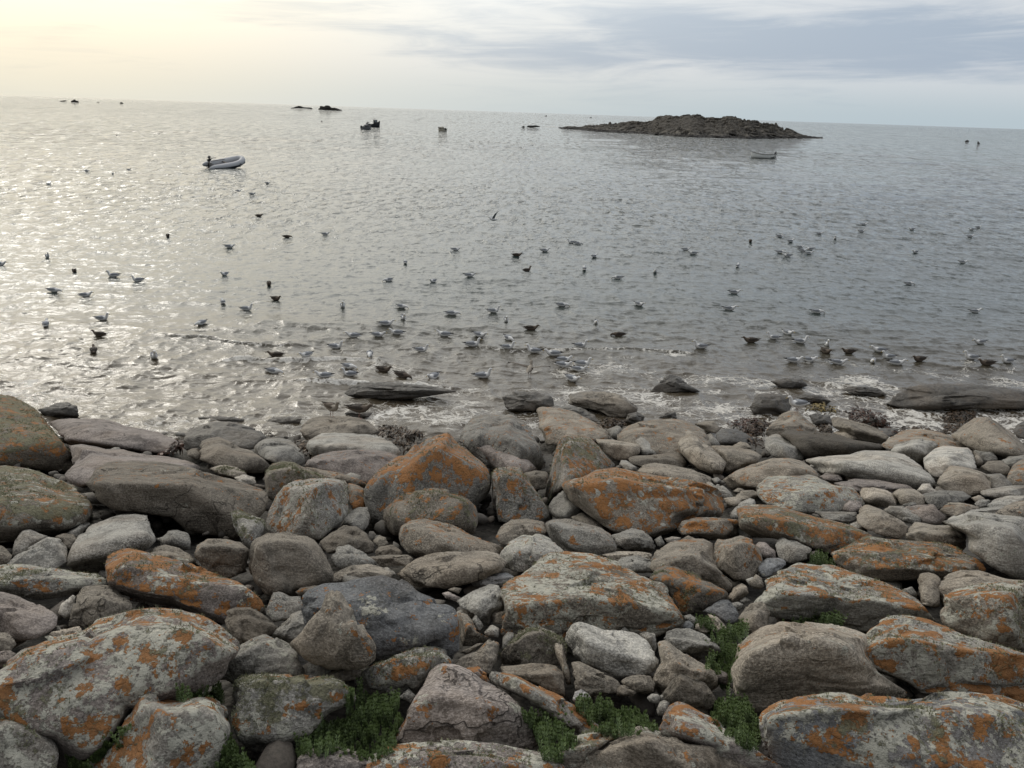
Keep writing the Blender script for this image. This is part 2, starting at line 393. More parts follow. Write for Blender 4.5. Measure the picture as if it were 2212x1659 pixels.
def build_rock(out, ridge, seed, strata=0, y_shift=0.0, kap=0.62, noise_amt=1.0, far=False):
    """OUT: silhouette in picture units, used once to give the stone its real size and place on the beach"""
    rng = random.Random(seed)
    lvl = lambda p: p[..., 1] - HORIZ_SLOPE * (p[..., 0] - CX)          # rows levelled for the camera's roll
    c2 = centroid(out); rows = lvl(out); rb, rt = rows.max(), rows.min(); ib = int(np.argmax(rows))
    base = hit(out[ib, 0], out[ib, 1]); y0 = base[1] + y_shift
    W = (out[:, 0].max() - out[:, 0].min()) / F_PX * y0 / math.cos(PITCH)
    Hh = (out[:, 1].max() - out[:, 1].min()) / F_PX * y0
    mind = 0.55 * min(W, Hh)
    def depth(p, k, add=0.0):                                       # k: 0 stands upright over the foot, 1 lies on the beach
        if far: return np.full(np.shape(p)[:-1], y0) + add
        yg = hit(p[..., 0], p[..., 1])[..., 1] + y_shift
        return y0 + k * np.maximum(yg - y0, 0) + add
    tt = (rb - rows) / max(rb - rt, 1)
    ysil = depth(out, kap * np.clip(tt * 1.3, 0, 1)) + 0.25 * mind * (1 - tt) ** 2
    P = [at_y(out[:, 0], out[:, 1], ysil)]
    def ring(s, yk):
        q = c2 + (out - c2) * s
        return q, at_y(q[:, 0], q[:, 1], yk)
    if len(ridge):
        r = np.asarray(ridge, float); P.append(at_y(r[:, 0], r[:, 1], depth(r, 0.12) ))
        q, v = ring(0.72, np.minimum(ysil, 1e9)); low = tt < 0.45
        v = at_y(q[:, 0], q[:, 1], ysil - 0.12 * mind); P.append(v[low])
    else:
        q = c2 + (out - c2) * 0.66; P.append(at_y(q[:, 0], q[:, 1], ysil * 0.5 + 0.5 * depth(q, 0.25) - 0.18 * mind))
        q = c2 + (out - c2) * 0.3; q[:, 0] += rng.uniform(-.1, .1) * (out[:, 0].max() - out[:, 0].min())
        P.append(at_y(q[:, 0], q[:, 1], depth(q, 0.22) - 0.26 * mind))
    back = np.maximum(ysil.max() + 0.15 * mind, y0 + mind * 1.0)
    q = c2 + (out - c2) * 0.82; P.append(at_y(q[:, 0], q[:, 1], 0.5 * ysil + 0.5 * back))
    q = c2 + (out - c2) * 0.50; P.append(at_y(q[:, 0], q[:, 1], np.full(len(q), back)))
    pts = np.concatenate(P)
    ctr = pts[:len(out)].mean(0) * 0.5 + pts.mean(0) * 0.5
    span = np.maximum(pts.max(0) - pts.min(0), 0.02)
    pn = (pts - ctr) / span; pl = hull_planes([tuple(x) for x in pn], np.zeros(3))
    px = out[:, 0].max() - out[:, 0].min(); level = 6 if px > 330 else 5 if px > 95 else 4 if px > 36 else 3
    d, f = ico(level)
    # chipped and split faces
    for _ in range(rng.randint(5, 8)):
        n_ = np.array([rng.gauss(0, .9), rng.gauss(-.8, .6), rng.gauss(.35, .8)]); n_ /= np.linalg.norm(n_)
        sup = float((pn @ n_).max()); pl.append((n_, sup * rng.uniform(.62, .90)))
    N = np.array([x[0] for x in pl]); D = np.array([x[1] for x in pl]); pw = 55.0
    s = np.maximum(d @ N.T, 0) / D[None, :]
    r = 1.0 / np.power(np.power(s, pw).sum(1), 1 / pw)
    v = ctr + d * r[:, None] * span
    # weathering
    size = float(np.sqrt(W * Hh)) + .05; dirs = (v - ctr); dirs /= np.linalg.norm(dirs, axis=1)[:, None] + 1e-9
    so = np.array([rng.uniform(0, 90) for _ in range(3)])
    n = 0.013 * size * fbm(v / size * 1.9 + so, 4, seed % 97) + 0.018 * size * fbm(v / size * 7 + so, 3, seed % 89)
    rid = 1 - np.abs(vnoise(v / size * np.array([1.6, 1.6, 3.8]) + so * 1.7, seed % 83)); n = n - 0.035 * size * np.clip(rid - 0.86, 0, 1) / 0.14
    # split faces: patches of the surface stepped and tilted against each other
    K = 22; sd = np.random.default_rng(seed).normal(0, 1, (K, 3)); sd /= np.linalg.norm(sd, axis=1)[:, None]
    dw = d + 0.16 * np.stack([vnoise(d * 3.1 + so + 7 * q_, 31 + q_) for q_ in range(3)], -1); near = np.argmax(dw @ sd.T, axis=1)
    off_ = np.random.default_rng(seed + 1).uniform(-.026, .026, K); tl_ = np.random.default_rng(seed + 2).normal(0, .055, (K, 3))
    n = n + size * (off_[near] + ((d - sd[near]) * tl_[near]).sum(1)) * (0.45 if strata or px < 40 else 1.0)
    if strata:
        w_ = v[:, 2] * 1.0 + 0.12 * v[:, 0] + 0.25 * vnoise(v * 1.3 + so, 5)
        n = n + 0.03 * size * (np.abs(((w_ / (0.16 * size)) % 1.0) * 2 - 1) ** 0.5 - 0.7)
    v = v + dirs * (n * noise_amt)[:, None]
    # pull the silhouette onto the traced outline
    cv = (v - np.array([0, 0, CAM_Z])) @ M
    u2 = np.stack([CX + F_PX * cv[:, 0] / -cv[:, 2], CY - F_PX * cv[:, 1] / -cv[:, 2]], -1) - c2
    nb = 300; Ro = radial_outline(out, c2, nb); ang = np.arctan2(u2[:, 1], u2[:, 0]) % (2 * math.pi); rad = np.hypot(u2[:, 0], u2[:, 1])
    b = np.minimum((ang / (2 * math.pi) * nb).astype(int), nb - 1); Rh = radial_outline(hull2d(u2), np.zeros(2), nb)
    g = Ro / np.maximum(Rh, 1e-3)
    x = ang / (2 * math.pi) * nb - .5; i0 = np.floor(x).astype(int) % nb; fr = x - np.floor(x); gg = g[i0] * (1 - fr) + g[(i0 + 1) % nb] * fr
    gg = 1 + (gg - 1) * np.clip(rad / (0.45 * np.maximum(Rh[b], 1)), 0, 1)
    u3 = u2 * gg[:, None] + c2; dep = -cv[:, 2]
    cam3 = np.stack([(u3[:, 0] - CX) / F_PX * dep, -(u3[:, 1] - CY) / F_PX * dep, -dep], -1)
    v = cam3 @ M.T + np.array([0, 0, CAM_Z])
    org = np.array([float(v[:, 0].mean()), float(v[:, 1].mean()), float(v[:, 2].min())])
    return v, f, org, size
tuft_mat = plain('shrubby_lichen', (0.23, 0.235, 0.14), 0.9, var=0.3, scale=60)
def tufts(v, f, seed, count, size):
    """tiny upright fronds along the top of a stone, each a bent three-sided blade"""
    rng = np.random.default_rng(seed)
    a, b, c = v[f[:, 0]], v[f[:, 1]], v[f[:, 2]]; n = np.cross(b - a, c - a); ar = np.linalg.norm(n, axis=1); n = n / (ar[:, None] + 1e-12)
    cen = (a + b + c) / 3; zz = (cen[:, 2] - v[:, 2].min()) / (v[:, 2].max() - v[:, 2].min())
    wgt = ar * (n[:, 2] > 0.1) * np.clip(zz - 0.45, 0, 1) ** 1.5 * (fbm(cen * 5 + seed % 50, 3, 3) > 0.02)
    if wgt.sum() <= 0: return None
    k = rng.choice(len(f), count, p=wgt / wgt.sum()); V = []; F = []
    for i, q in enumerate(k):
        w3 = rng.dirichlet((1, 1, 1)); p = w3[0] * a[q] + w3[1] * b[q] + w3[2] * c[q]
        for j in range(5):
            h = size * rng.uniform(.5, 1.3); d = n[q] * 0.5 + rng.normal(0, .7, 3); d /= np.linalg.norm(d); s = np.cross(d, rng.normal(0, 1, 3)); s = s / np.linalg.norm(s) * size * .12
            o = len(V); V += [p - s - n[q] * .005, p + s - n[q] * .005, p + d * h * .6 + s * .8, p + d * h + rng.normal(0, .2, 3) * h * .5]; F += [(o, o + 1, o + 2), (o, o + 2, o + 3)]
    return np.array(V), np.array(F)
CATS = {'boulder': 'boulder', 'flat_rock': 'flat rock', 'rock': 'rock', 'stone': 'stone', 'pebble': 'pebble'}
GROUPS = {'boulder': 'boulders piled on the beach', 'flat_rock': 'flat slabs on the beach', 'rock': 'rocks piled on the beach', 'stone': 'smaller stones between the boulders', 'pebble': 'pebbles between the boulders'}
def parse(s): return np.array([[float(q) for q in p.split(',')] for p in s.split()]) if s.strip() else np.zeros((0, 2))
OUTLINES = []
def make_rocks():
    for idx, line in enumerate(ROCKS.strip().splitlines()):
        tile, kind, label, params, shape = line.split(';', 4); kind = 'flat_rock' if kind == 'slab' else kind
        pr = {}; tone = 'g'
        for q in params.split():
            if q[0] == 't': tone = q[1]
            else: pr[q[0]] = float(q[1:])
        lobes = shape.split('|'); vs = []; fs = []; off = 0; org = None; kk = 0
        for lb in lobes:
            o_, r_ = lb.split(';'); po = conv(tile, parse(o_)); rd = conv(tile, parse(r_)) if r_.strip() else np.zeros((0, 2))
            OUTLINES.append(po)
            v, f, og, size = build_rock(po, rd, idx * 13 + 5 + kk, pr.get('s', 0), pr.get('y', 0) * 0.1, kap=pr.get('z', 4.0 if tone == 'd' else 6.2) / 10)
            vs.append(v); fs.append(f + off); off += len(v); org = og if org is None else org; kk += 1
        v = np.concatenate(vs); f = np.concatenate(fs)
        me = np_mesh(kind, v - org, f); o = obj(kind, me, ROCKM[tone], loc=tuple(org))
        o.color = (pr.get('o', 0) / 10, pr.get('p', 0) / 10, pr.get('m', 0) / 10, pr.get('b', 8) / 20)
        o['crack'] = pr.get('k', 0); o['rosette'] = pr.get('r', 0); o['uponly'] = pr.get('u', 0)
        tag(o, label, CATS[kind], GROUPS[kind])
        if pr.get('m', 0) >= 3:
            dist = org[1]; t_ = tufts(v - org, f, idx, int(150 + 110 * pr['m'] * min(1.5, size)), 0.011 + 0.0010 * dist)
            if t_: tag(obj('lichen_tufts', np_mesh('lichen_tufts', t_[0], t_[1], False), tuft_mat, parent=o), kind='stuff')

def rocks_beyond_view():
    """the same kind of boulders going on along the beach on both sides, outside the picture"""
    rng = random.Random(8); d, f = ico(4); V = []; F = []; off = 0
    for i in range(150):
        s = rng.uniform(.28, .85); y = rng.uniform(1.2, 18.5); side = -1 if i % 2 else 1
        x = side * (y * .64 + .9 + s + 7.5 * rng.random() ** 1.3); pl = np.random.default_rng(i).normal(0, 1, (14, 3)); pl /= np.linalg.norm(pl, axis=1)[:, None]
        r = 1 / np.power(np.power(np.maximum(d @ pl.T, 0) / np.random.default_rng(i + 500).uniform(.55, .95, 14), 40).sum(1) + 1, 1 / 40)
        q = d * r[:, None] * np.array([s * rng.uniform(1, 1.6), s * rng.uniform(.8, 1.2), s * rng.uniform(.5, .8)])
        a = rng.uniform(0, 6.28); q = np.stack([q[:, 0] * math.cos(a) - q[:, 1] * math.sin(a), q[:, 0] * math.sin(a) + q[:, 1] * math.cos(a), q[:, 2]], -1)
        q = q + q / (np.linalg.norm(q, axis=1)[:, None] + 1e-6) * (.03 * s * fbm(q / s * 3 + i, 3, 5))[:, None]
        V.append(q + np.array([x, y, max(ground_z(x, y), -.2) + .25 * s])); F.append(f + off); off += len(d)
    o = obj('rubble', np_mesh('rubble', np.concatenate(V), np.concatenate(F)), ROCKM['g']); o.color = (.55, .6, .2, .45); o['crack'] = 0; o['rosette'] = 0; o['uponly'] = 0
    tag(o, 'more boulders going on along the beach on both sides', 'boulders', kind='stuff')
# ------------------------------------------------------------------ ground and sea
def build_ground():
    xs = np.linspace(-45, 45, 260); ys = np.linspace(-8, 34, 220); X, Y = np.meshgrid(xs, ys)
    Yc = np.where(Y < 0.5, 0.5 + (Y - .5) * 0.15, Y)
    p = np.stack([X, Y, 0 * X], -1)
    Z = ground_z(X, Yc) - 0.20 + 0.10 * fbm(p * 0.8, 4, 3) + 0.03 * fbm(p * 5, 3, 9)
    v = np.stack([X, Y, Z], -1).reshape(-1, 3); nx = len(xs); i = np.arange(len(ys) - 1)[:, None] * nx + np.arange(nx - 1)[None, :]
    f = np.stack([i, i + 1, i + 1 + nx, i + nx], -1).reshape(-1, 4)
    m, t, b = new_mat('beach_gravel'); c = t.n.new('ShaderNodeTexCoord').outputs['Object']
    n = t.noise(c, 6, 6, 0.7); vo = t.voro(c, 17, out=1)
    col = t.mix(n, (0.022, 0.020, 0.017, 1), (0.085, 0.077, 0.066, 1)); col = t.mix(0.35, col, t.mix(t.sep(vo)[0], (0.02, .018, .015, 1), (0.18, .165, .14, 1)))
    t.l.new(col, b.inputs['Base Color']); b.inputs['Roughness'].default_value = 0.9
    t.l.new(t.bump(t.math('ADD', t.math('MULTIPLY', t.voro(c, 17), -0.03), t.math('MULTIPLY', n, 0.05)), 0.9, 1.0), b.inputs['Normal'])
    tag(obj('ground', np_mesh('ground', v, f), m), kind='structure')
# FOAM: x, y, half width, half height, density (places on the water surface, read from the picture)
FOAM = [(1010, 850, 90, 22, .55), (900, 850, 70, 12, .5), (1330, 860, 50, 12, .5),
        (1690, 299, 45, 1.2, 1.2), (1560, 297, 20, 1, 1), (1190, 274, 18, 1, 1.2), (1340, 284, 25, 1, .9), (1450, 290, 20, 1, .9), (450, 226, 25, .8, 1), (1765, 299, 20, 1, 1),
        (890, 885, 70, 18, .9), (960, 903, 65, 20, 1), (1000, 872, 60, 12, .8), (930, 865, 60, 10, .5), (1405, 853, 40, 9, .8), (1500, 893, 60, 14, .7), (1560, 884, 55, 16, 1), (1600, 905, 50, 12, .9),
        (1540, 847, 40, 8, .8), (1470, 862, 60, 8, .6), (1850, 822, 70, 14, 1), (1905, 838, 45, 9, 1), (1800, 835, 40, 7, .8), (1760, 885, 45, 16, .5), (1960, 893, 70, 18, .95), (2030, 885, 60, 12, .8), (2110, 885, 90, 13, .9),
        (60, 826, 45, 9, .9), (30, 850, 60, 8, .5), (1345, 772, 50, 4, .6), (1460, 766, 30, 5, 1), (610, 905, 70, 16, .6), (500, 882, 90, 18, .5), (330, 905, 90, 12, .5), (700, 848, 60, 10, .35), (1150, 842, 80, 8, .5),
        (1060, 815, 60, 6, .4), (1660, 850, 70, 9, .7), (2170, 872, 60, 8, .5), (1035, 752, 12, 4, 1), (1140, 803, 35, 5, .7), (1240, 800, 60, 5, .5), (620, 870, 60, 8, .45), (430, 905, 60, 12, .5), (800, 905, 60, 14, .8), (720, 860, 50, 8, .4),
        (1960, 800, 110, 6, .55), (2090, 812, 90, 5, .4), (1750, 812, 80, 6, .4), (1590, 800, 90, 6, .35), (950, 820, 60, 6, .3), (1700, 795, 60, 5, .4), (2130, 845, 70, 8, .5)]
def build_sea():
    nr, nc = 1000, 1150
    a = 0.00035 + (np.linspace(0, 1, nr) ** 1.0) * 0.43
    ta = np.linspace(-0.86, 0.86, nc); A, T = np.meshgrid(a, ta, indexing='ij')
    Y = CAM_Z / np.tan(A); X = Y * T
    dy = Y ** 2 * (a[1] - a[0]) / CAM_Z * 1.0; dx = Y * (ta[1] - ta[0])
    Z = np.zeros_like(X); farw = 1 + 0.8 * np.clip((Y - 30) / 60, 0, 1)
    shore = np.clip((34 - Y) / 14, 0, 1); calm = 0.8 + 0.3 * vnoise2(X / 9, Y / 16, 77)
    for k, (lam, amp, el_) in enumerate([(7.0, .045, 1.6), (3.3, .034, 1.4), (1.7, .032, 1.25), (0.85, .030, 1.2), (0.42, .021, 1.1), (0.2, .011, 1.0), (30.0, .07, 1.0), (15.0, .06, 1.0)]):
        fade = np.clip(lam / (1.5 * dy) - 0.7, 0, 1) * (1 if lam < 10 else np.clip((Y - 60) / 120, 0, 1))
        if not (fade > 0).any(): continue
        th = [.10, -.12, .2, -.25, .15, -.1, .05, -.08][k]; u = X * math.cos(th) + Y * math.sin(th); v_ = -X * math.sin(th) + Y * math.cos(th)
        wv_ = vnoise2(u / (lam * el_) + 3 * k, v_ / lam + 0.45 * vnoise2(X / (lam * 2.2), Y / (lam * 2.2), 40 + k), 60 + k)
        wv_ = wv_ * 0.5 + 0.5 * (2 * np.clip(1 - np.abs(vnoise2(u / (lam * el_ * 1.2) + 9 * k, v_ / lam / 1.1, 90 + k)) * 1.3, 0, 1) ** 1.6 - 1)
        Z += amp * wv_ * fade * calm * farw * (1 + (0.55 if lam < 2 else 0.3) * shore)
    # one low swell line rolling in on the left of the gulls
    for (px, py, w_, h_) in ((680, 702, 3.4, .12), (850, 738, 2.5, .06), (1330, 640, 4.0, .05), (1700, 700, 3.5, .05), (300, 770, 3.0, .05), (1190, 760, 3.0, .05)):
        q = hit(px, py); Z += h_ * np.exp(-((X - q[0]) / w_) ** 2 - ((Y - q[1] - .05 * (X - q[0])) / .85) ** 2)
    # little breakers running in over the shallows
    crest = np.zeros_like(X)
    for n_, dy_ in enumerate((1.3, 3.1, 5.3)):
        yl = 19.0 + dy_ + .7 * vnoise2(X / 3.4, 0 * X + dy_, 14) + .2 * vnoise2(X / .8, 0 * X + dy_, 16)
        on_ = np.clip(.25 + 1.5 * vnoise2(X / 2.2, 0 * X + 5 * n_, 17), 0, 1); t_ = (Y - yl); up_ = np.where(t_ < 0, np.exp(-(t_ / .10) ** 2), np.exp(-(t_ / .42) ** 2))
        Z += (.10, .085, .07)[n_] * up_ * on_; crest = np.maximum(crest, on_ * np.exp(-((t_ + .06) / .13) ** 2) * (1.25, 1.1, .7)[n_])
    v = np.stack([X, Y, Z], -1).reshape(-1, 3)
    # foam density at each point of the surface
    cv = (v - np.array([0, 0, CAM_Z])) @ M; px = CX + F_PX * cv[:, 0] / -cv[:, 2]; py = CY - F_PX * cv[:, 1] / -cv[:, 2]
    fo = crest.ravel() * (1 + .0 * v[:, 0])
    for (x, y, rx, ry, s) in FOAM: fo = np.maximum(fo, s * np.exp(-((px - x) / rx) ** 2 - ((py - y) / ry) ** 2))
    line = 19.2 + 1.1 * vnoise2(v[:, 0] / 2.3, 0 * v[:, 0], 12) + .5 * vnoise2(v[:, 0] / .7, 0 * v[:, 0] + 9, 13)
    for dy_, s_, w_ in ((0, .85, 1.9), (2.8, .66, .9), (5.0, .5, .6), (7.4, .32, .5)):
        fo = np.maximum(fo, s_ * np.exp(-((v[:, 1] - line - dy_ - .6 * vnoise2(v[:, 0] / 3.1, 0 * v[:, 0] + dy_, 14)) / w_) ** 2) * np.clip(.75 + .6 * vnoise2(v[:, 0] / 2.1, v[:, 1] / 2.1, 15) + .03 * v[:, 0], 0, 1))
    i = np.arange(nr - 1)[:, None] * nc + np.arange(nc - 1)[None, :]
    f = np.stack([i, i + nc, i + nc + 1, i + 1], -1).reshape(-1, 4)
    # drop the part lying deep under the beach
    keep = (v[f[:, 0], 2] > ground_z(v[f[:, 0], 0], v[f[:, 0], 1]) - 0.6); f = f[keep]
    me = np_mesh('sea', v, f)
    at = me.attributes.new('foam', 'FLOAT', 'POINT'); at.data.foreach_set('value', fo.astype(np.float32)[:len(me.vertices)])
    m, t, b = new_mat('sea_water')
    g = t.n.new('ShaderNodeNewGeometry'); pos = g.outputs['Position']; x_, y_, z_ = t.sep(pos)
    fa = t.n.new('ShaderNodeAttribute'); fa.attribute_name = 'foam'; fm = fa.outputs['Fac']
    # ripples too small to model, stretched along the shore; broader ones take over with distance
    wp = t.vmath('MULTIPLY', pos, (0.85, 1.0, 1.0))
    r1 = t.noise(wp, 5.0, 6, 0.62, 0.4); r2 = t.noise(t.vmath('MULTIPLY', pos, (1.0, 0.38, 1.0)), 1.5, 5, 0.6, 0.5); r3 = t.noise(t.vmath('MULTIPLY', pos, (1.0, 0.2, 1.0)), 0.75, 6, 0.6, 0.3); r4 = t.noise(t.vmath('MULTIPLY', pos, (1.0, 0.12, 1.0)), 0.16, 7, 0.6)
    far1 = t.smooth(y_, 25, 70); far2 = t.smooth(y_, 60, 200); far3 = t.smooth(y_, 150, 600)
    h = t.math('ADD', t.math('MULTIPLY', r1, 0.024), t.math('MULTIPLY', t.noise(wp, 30, 3, 0.6), 0.003))
    h = t.math('ADD', h, t.math('MULTIPLY', t.math('MULTIPLY', t.smooth(r2, 0.46, 0.74), far1), 0.13))
    h = t.math('ADD', h, t.math('MULTIPLY', t.math('MULTIPLY', t.smooth(r3, 0.48, 0.74), far2), 0.60))
    h = t.math('ADD', h, t.math('MULTIPLY', t.math('MULTIPLY', t.smooth(r4, 0.46, 0.74), far3), 2.0))
    nrm = t.bump(h, 1.0, 1.0)
    # small steep wavelets: scattered faces tilted against the flat between them, coarser ones farther out
    for (mx, my, sc, y0_, y1_, y2_, y3_, k) in ((1.0, 0.55, 3.2, 14, 24, 60, 110, .17), (1.0, 0.33, 1.7, 35, 65, 150, 260, .24), (1.0, 0.15, 0.95, 110, 190, 420, 700, .30), (1.0, 0.055, 0.42, 330, 600, 1500, 2600, .32), (1.0, 0.02, 0.12, 1300, 2200, 9000, 14000, .3)):
        nc_ = t.sep(t.noise(t.vmath('MULTIPLY', pos, (mx, my, 0.0)), sc, 3, 0.6, 0.4, out=1))
        wgt = t.math('MULTIPLY', t.smooth(y_, y0_, y1_), t.smooth(y_, y2_, y3_, 1.0, 0.0))
        gust = t.smooth(t.noise(t.vmath('MULTIPLY', pos, (mx, my * .8, 0.0)), sc / 9, 3, 0.6), 0.30, 0.62, 0.45, 1.15)
        tilt = t.math('MULTIPLY', t.math('MULTIPLY', t.smooth(nc_[0], 0.50, 0.66), -k), t.math('MULTIPLY', wgt, gust))
        back = t.math('MULTIPLY', t.math('MULTIPLY', t.smooth(nc_[0], 0.47, 0.34), k * .35), wgt)
        side = t.math('MULTIPLY', t.math('MULTIPLY', t.math('SUBTRACT', nc_[1], 0.5), k * 1.1), wgt)
        nrm = t.vmath('ADD', nrm, t.comb(side, t.math('ADD', tilt, back), 0.0))
    nrm = t.vmath('NORMALIZE', nrm)
    t.l.new(nrm, b.inputs['Normal'])
    # body colour: dull green-grey offshore, peaty brown over the shallows
    sh = t.smooth(y_, 34, 19)
    col = t.mix(sh, (0.026, 0.038, 0.036, 1), (0.070, 0.055, 0.036, 1))
    lace_p = t.vmath('ADD', pos, t.vmath('MULTIPLY', t.noise(pos, 1.7, 4, 0.6, out=1), (0.9, 0.9, 0.0)))
    lv = t.voro(t.vmath('MULTIPLY', lace_p, (1.0, 1.25, 0.2)), 1.8, 'DISTANCE_TO_EDGE'); lv2 = t.voro(t.vmath('MULTIPLY', lace_p, (1.0, 1.2, 0.2)), 4.8, 'DISTANCE_TO_EDGE')
    fn = t.noise(pos, 3.0, 6, 0.65)
    dens = t.math('ADD', fm, t.math('MULTIPLY', t.math('SUBTRACT', fn, 0.5), 1.1))
    wid = t.math('MULTIPLY', t.smooth(dens, 0.10, 1.1), 0.13)
    lace = t.smooth(t.math('SUBTRACT', lv, wid), 0.0, -0.06)
    lace2 = t.math('MULTIPLY', t.smooth(t.math('SUBTRACT', lv2, t.math('MULTIPLY', wid, 0.9)), 0.0, -0.05), 0.75)
    solid = t.smooth(dens, 1.05, 1.3)
    foam = t.math('MAXIMUM', t.math('MAXIMUM', lace, lace2), solid); foam = t.math('MULTIPLY', foam, t.smooth(fm, 0.12, 0.4))
    foam = t.math('MULTIPLY', foam, t.smooth(t.noise(pos, 22, 3, 0.6), 0.25, 0.6, 0.35, 1.0))
    fcol = t.mix(t.noise(pos, 1.1, 3), (0.46, 0.43, 0.37, 1), (0.78, 0.77, 0.74, 1))
    t.l.new(t.mix(foam, col, fcol), b.inputs['Base Color'])
    t.l.new(t.mix(foam, (0.05,) * 3 + (1,), (0.8,) * 3 + (1,)), b.inputs['Roughness'])
    b.inputs['IOR'].default_value = 1.333; b.inputs['Specular IOR Level'].default_value = 0.5
    tag(obj('sea', me, m), kind='structure')

# ------------------------------------------------------------------ islet and far skerries
def interp(pts, x): pts = np.asarray(pts, float); return np.interp(x, pts[:, 0], pts[:, 1])
def build_islet():
    crest = conv('I', [(300, 168), (345, 156), (380, 152), (430, 158), (470, 152), (560, 149), (640, 142), (700, 134), (820, 121), (900, 119), (945, 108), (965, 90), (1000, 82), (1030, 73), (1075, 76), (1120, 83), (1160, 70), (1200, 74), (1240, 70), (1275, 84), (1290, 97),
                       (1330, 90), (1360, 97), (1420, 99), (1440, 88), (1500, 90), (1560, 108), (1600, 120), (1650, 122), (1700, 134), (1760, 142), (1800, 168), (1880, 188), (1950, 212), (2020, 226), (2085, 237)])
    basep = conv('I', [(300, 174), (430, 180), (560, 191), (680, 198), (900, 209), (1050, 219), (1200, 228), (1400, 234), (1600, 239), (1760, 237), (1950, 239), (2090, 240)])
    nu, nv = 520, 110; px = np.linspace(crest[0, 0] - 1, crest[-1, 0] + 1, nu); cy = interp(crest, px); by = interp(basep, px)
    front = hit(px, by)[:, 1]; YC = front + 26 + 18 * np.sin(np.linspace(0, math.pi, nu)); zc = at_y(px, cy, YC)[:, 2]
    zc = np.maximum(zc, 0.2)
    vv = np.linspace(0, 1, nv); V = []
    for j, s in enumerate(vv):
        y = front - 1.0 + (YC - front) * 1.9 * s; d = rays(px, cy); x = d[:, 0] / d[:, 1] * y
        q = s / (1 / 1.9); prof = np.where(q < 1, np.clip(q, 0, 1) ** 0.85, np.clip(1 - (q - 1) / 0.9, 0, 1) ** 0.7)
        z = zc * prof - 0.25
        V.append(np.stack([x, y, z], -1))
    V = np.stack(V, 0); P = V.reshape(-1, 3)
    def cells(p, s, seed):
        q = p[:, :2] / s + 0.35 * np.stack([vnoise2(p[:, 0] / s, p[:, 1] / s, seed), vnoise2(p[:, 0] / s, p[:, 1] / s, seed + 1)], -1); i = np.floor(q).astype(np.int64); best = np.full(len(p), 9.); second = best.copy(); val = np.zeros(len(p))
        for a in (-1, 0, 1):
            for b_ in (-1, 0, 1):
                c = i + np.array([a, b_]); jx = _h(c[:, 0], c[:, 1], 0 * c[:, 0], seed); jy = _h(c[:, 0], c[:, 1], 0 * c[:, 0] + 1, seed)
                dd = np.hypot(c[:, 0] + jx - q[:, 0], c[:, 1] + jy - q[:, 1]); h_ = _h(c[:, 0], c[:, 1], 0 * c[:, 0] + 2, seed)
                up = dd < best; second = np.where(up, best, np.minimum(second, dd)); val = np.where(up, h_, val); best = np.where(up, dd, best)
        return best, second - best, val
    rb_ = np.random.default_rng(21); bd, bf = ico(2); BV = []; BF = []; BC = []; bo = 0
    for _ in range(520):
        iu, iv = rb_.integers(4, nu - 4), rb_.integers(2, 70); p0 = V[iv, iu]
        if p0[2] < .1 or (1.5 < p0[2] and abs(iu / nu - .5) < .2 and rb_.random() < .93 and iv < 50): continue
        sz = rb_.uniform(.35, 1.15) * (1 if p0[2] > 1.2 else .6); nn = rb_.normal(0, 1, (8, 3)); nn /= np.linalg.norm(nn, axis=1)[:, None]
        q = bd * np.minimum(1, (rb_.uniform(.5, .9, 8) / np.maximum(bd @ nn.T, 1e-3)).min(1))[:, None] * sz * np.array([1.9, 1.3, .65]); BV.append(q + p0 + [0, 0, -.1]); BF.append(bf + bo); bo += len(bd); BC.append(np.full(len(bd), rb_.uniform(.2, 1)))
    c1, e1, v1 = cells(P, 2.6, 5); c2, e2, v2 = cells(P, 1.1, 8)
    soft = np.exp(-((P[:, 0] - at_y(px[nu // 2], 260, 350)[0]) / 22) ** 2) * (P[:, 2] > 2.0)      # turf in the middle
    rough = (1 - 0.75 * soft) * np.clip(P[:, 2] / 2.6, .3, 1)
    P[:, 2] += rough * ((v1 - .5) * 2.6 * np.clip(e1 * 5, 0, 1) + (v2 - .5) * 1.1 * np.clip(e2 * 5, 0, 1)) + .12 * fbm(P * .9, 3, 4)
    i = np.arange(nv - 1)[:, None] * nu + np.arange(nu - 1)[None, :]; f = np.stack([i, i + 1, i + 1 + nu, i + nu], -1).reshape(-1, 4)
    f = np.concatenate([f[:, [0, 1, 2]], f[:, [0, 2, 3]]]); nP = len(P); P = np.concatenate([P] + BV); f = np.concatenate([f] + [x + nP for x in BF]); bc = np.concatenate(BC)
    soft = np.concatenate([soft, 0 * bc]); v1 = np.concatenate([v1, bc]); v2 = np.concatenate([v2, bc])
    me = np_mesh('islet', P, f, False)
    at = me.attributes.new('turf', 'FLOAT', 'POINT'); at.data.foreach_set('value', np.clip(soft, 0, 1).astype(np.float32))
    at = me.attributes.new('cell', 'FLOAT', 'POINT'); at.data.foreach_set('value', (0.6 * v1 + 0.4 * v2).astype(np.float32))
    m, t, b = new_mat('islet_rock'); c = t.n.new('ShaderNodeTexCoord').outputs['Object']; g = t.n.new('ShaderNodeNewGeometry'); z = t.sep(g.outputs['Position'])[2]
    fa = t.n.new('ShaderNodeAttribute'); fa.attribute_name = 'turf'
    n = t.noise(c, 0.6, 6, 0.7); n2 = t.noise(c, 3.0, 4, 0.7)
    fc = t.n.new('ShaderNodeAttribute'); fc.attribute_name = 'cell'
    col = t.mix(t.math('MULTIPLY', t.smooth(fc.outputs['Fac'], .25, .75), t.smooth(n, .3, .6)), (0.007, 0.006, 0.005, 1), (0.125, 0.11, 0.088, 1)); col = t.mix(t.math('MULTIPLY', n2, 0.5), col, (0.05, 0.045, 0.035, 1))
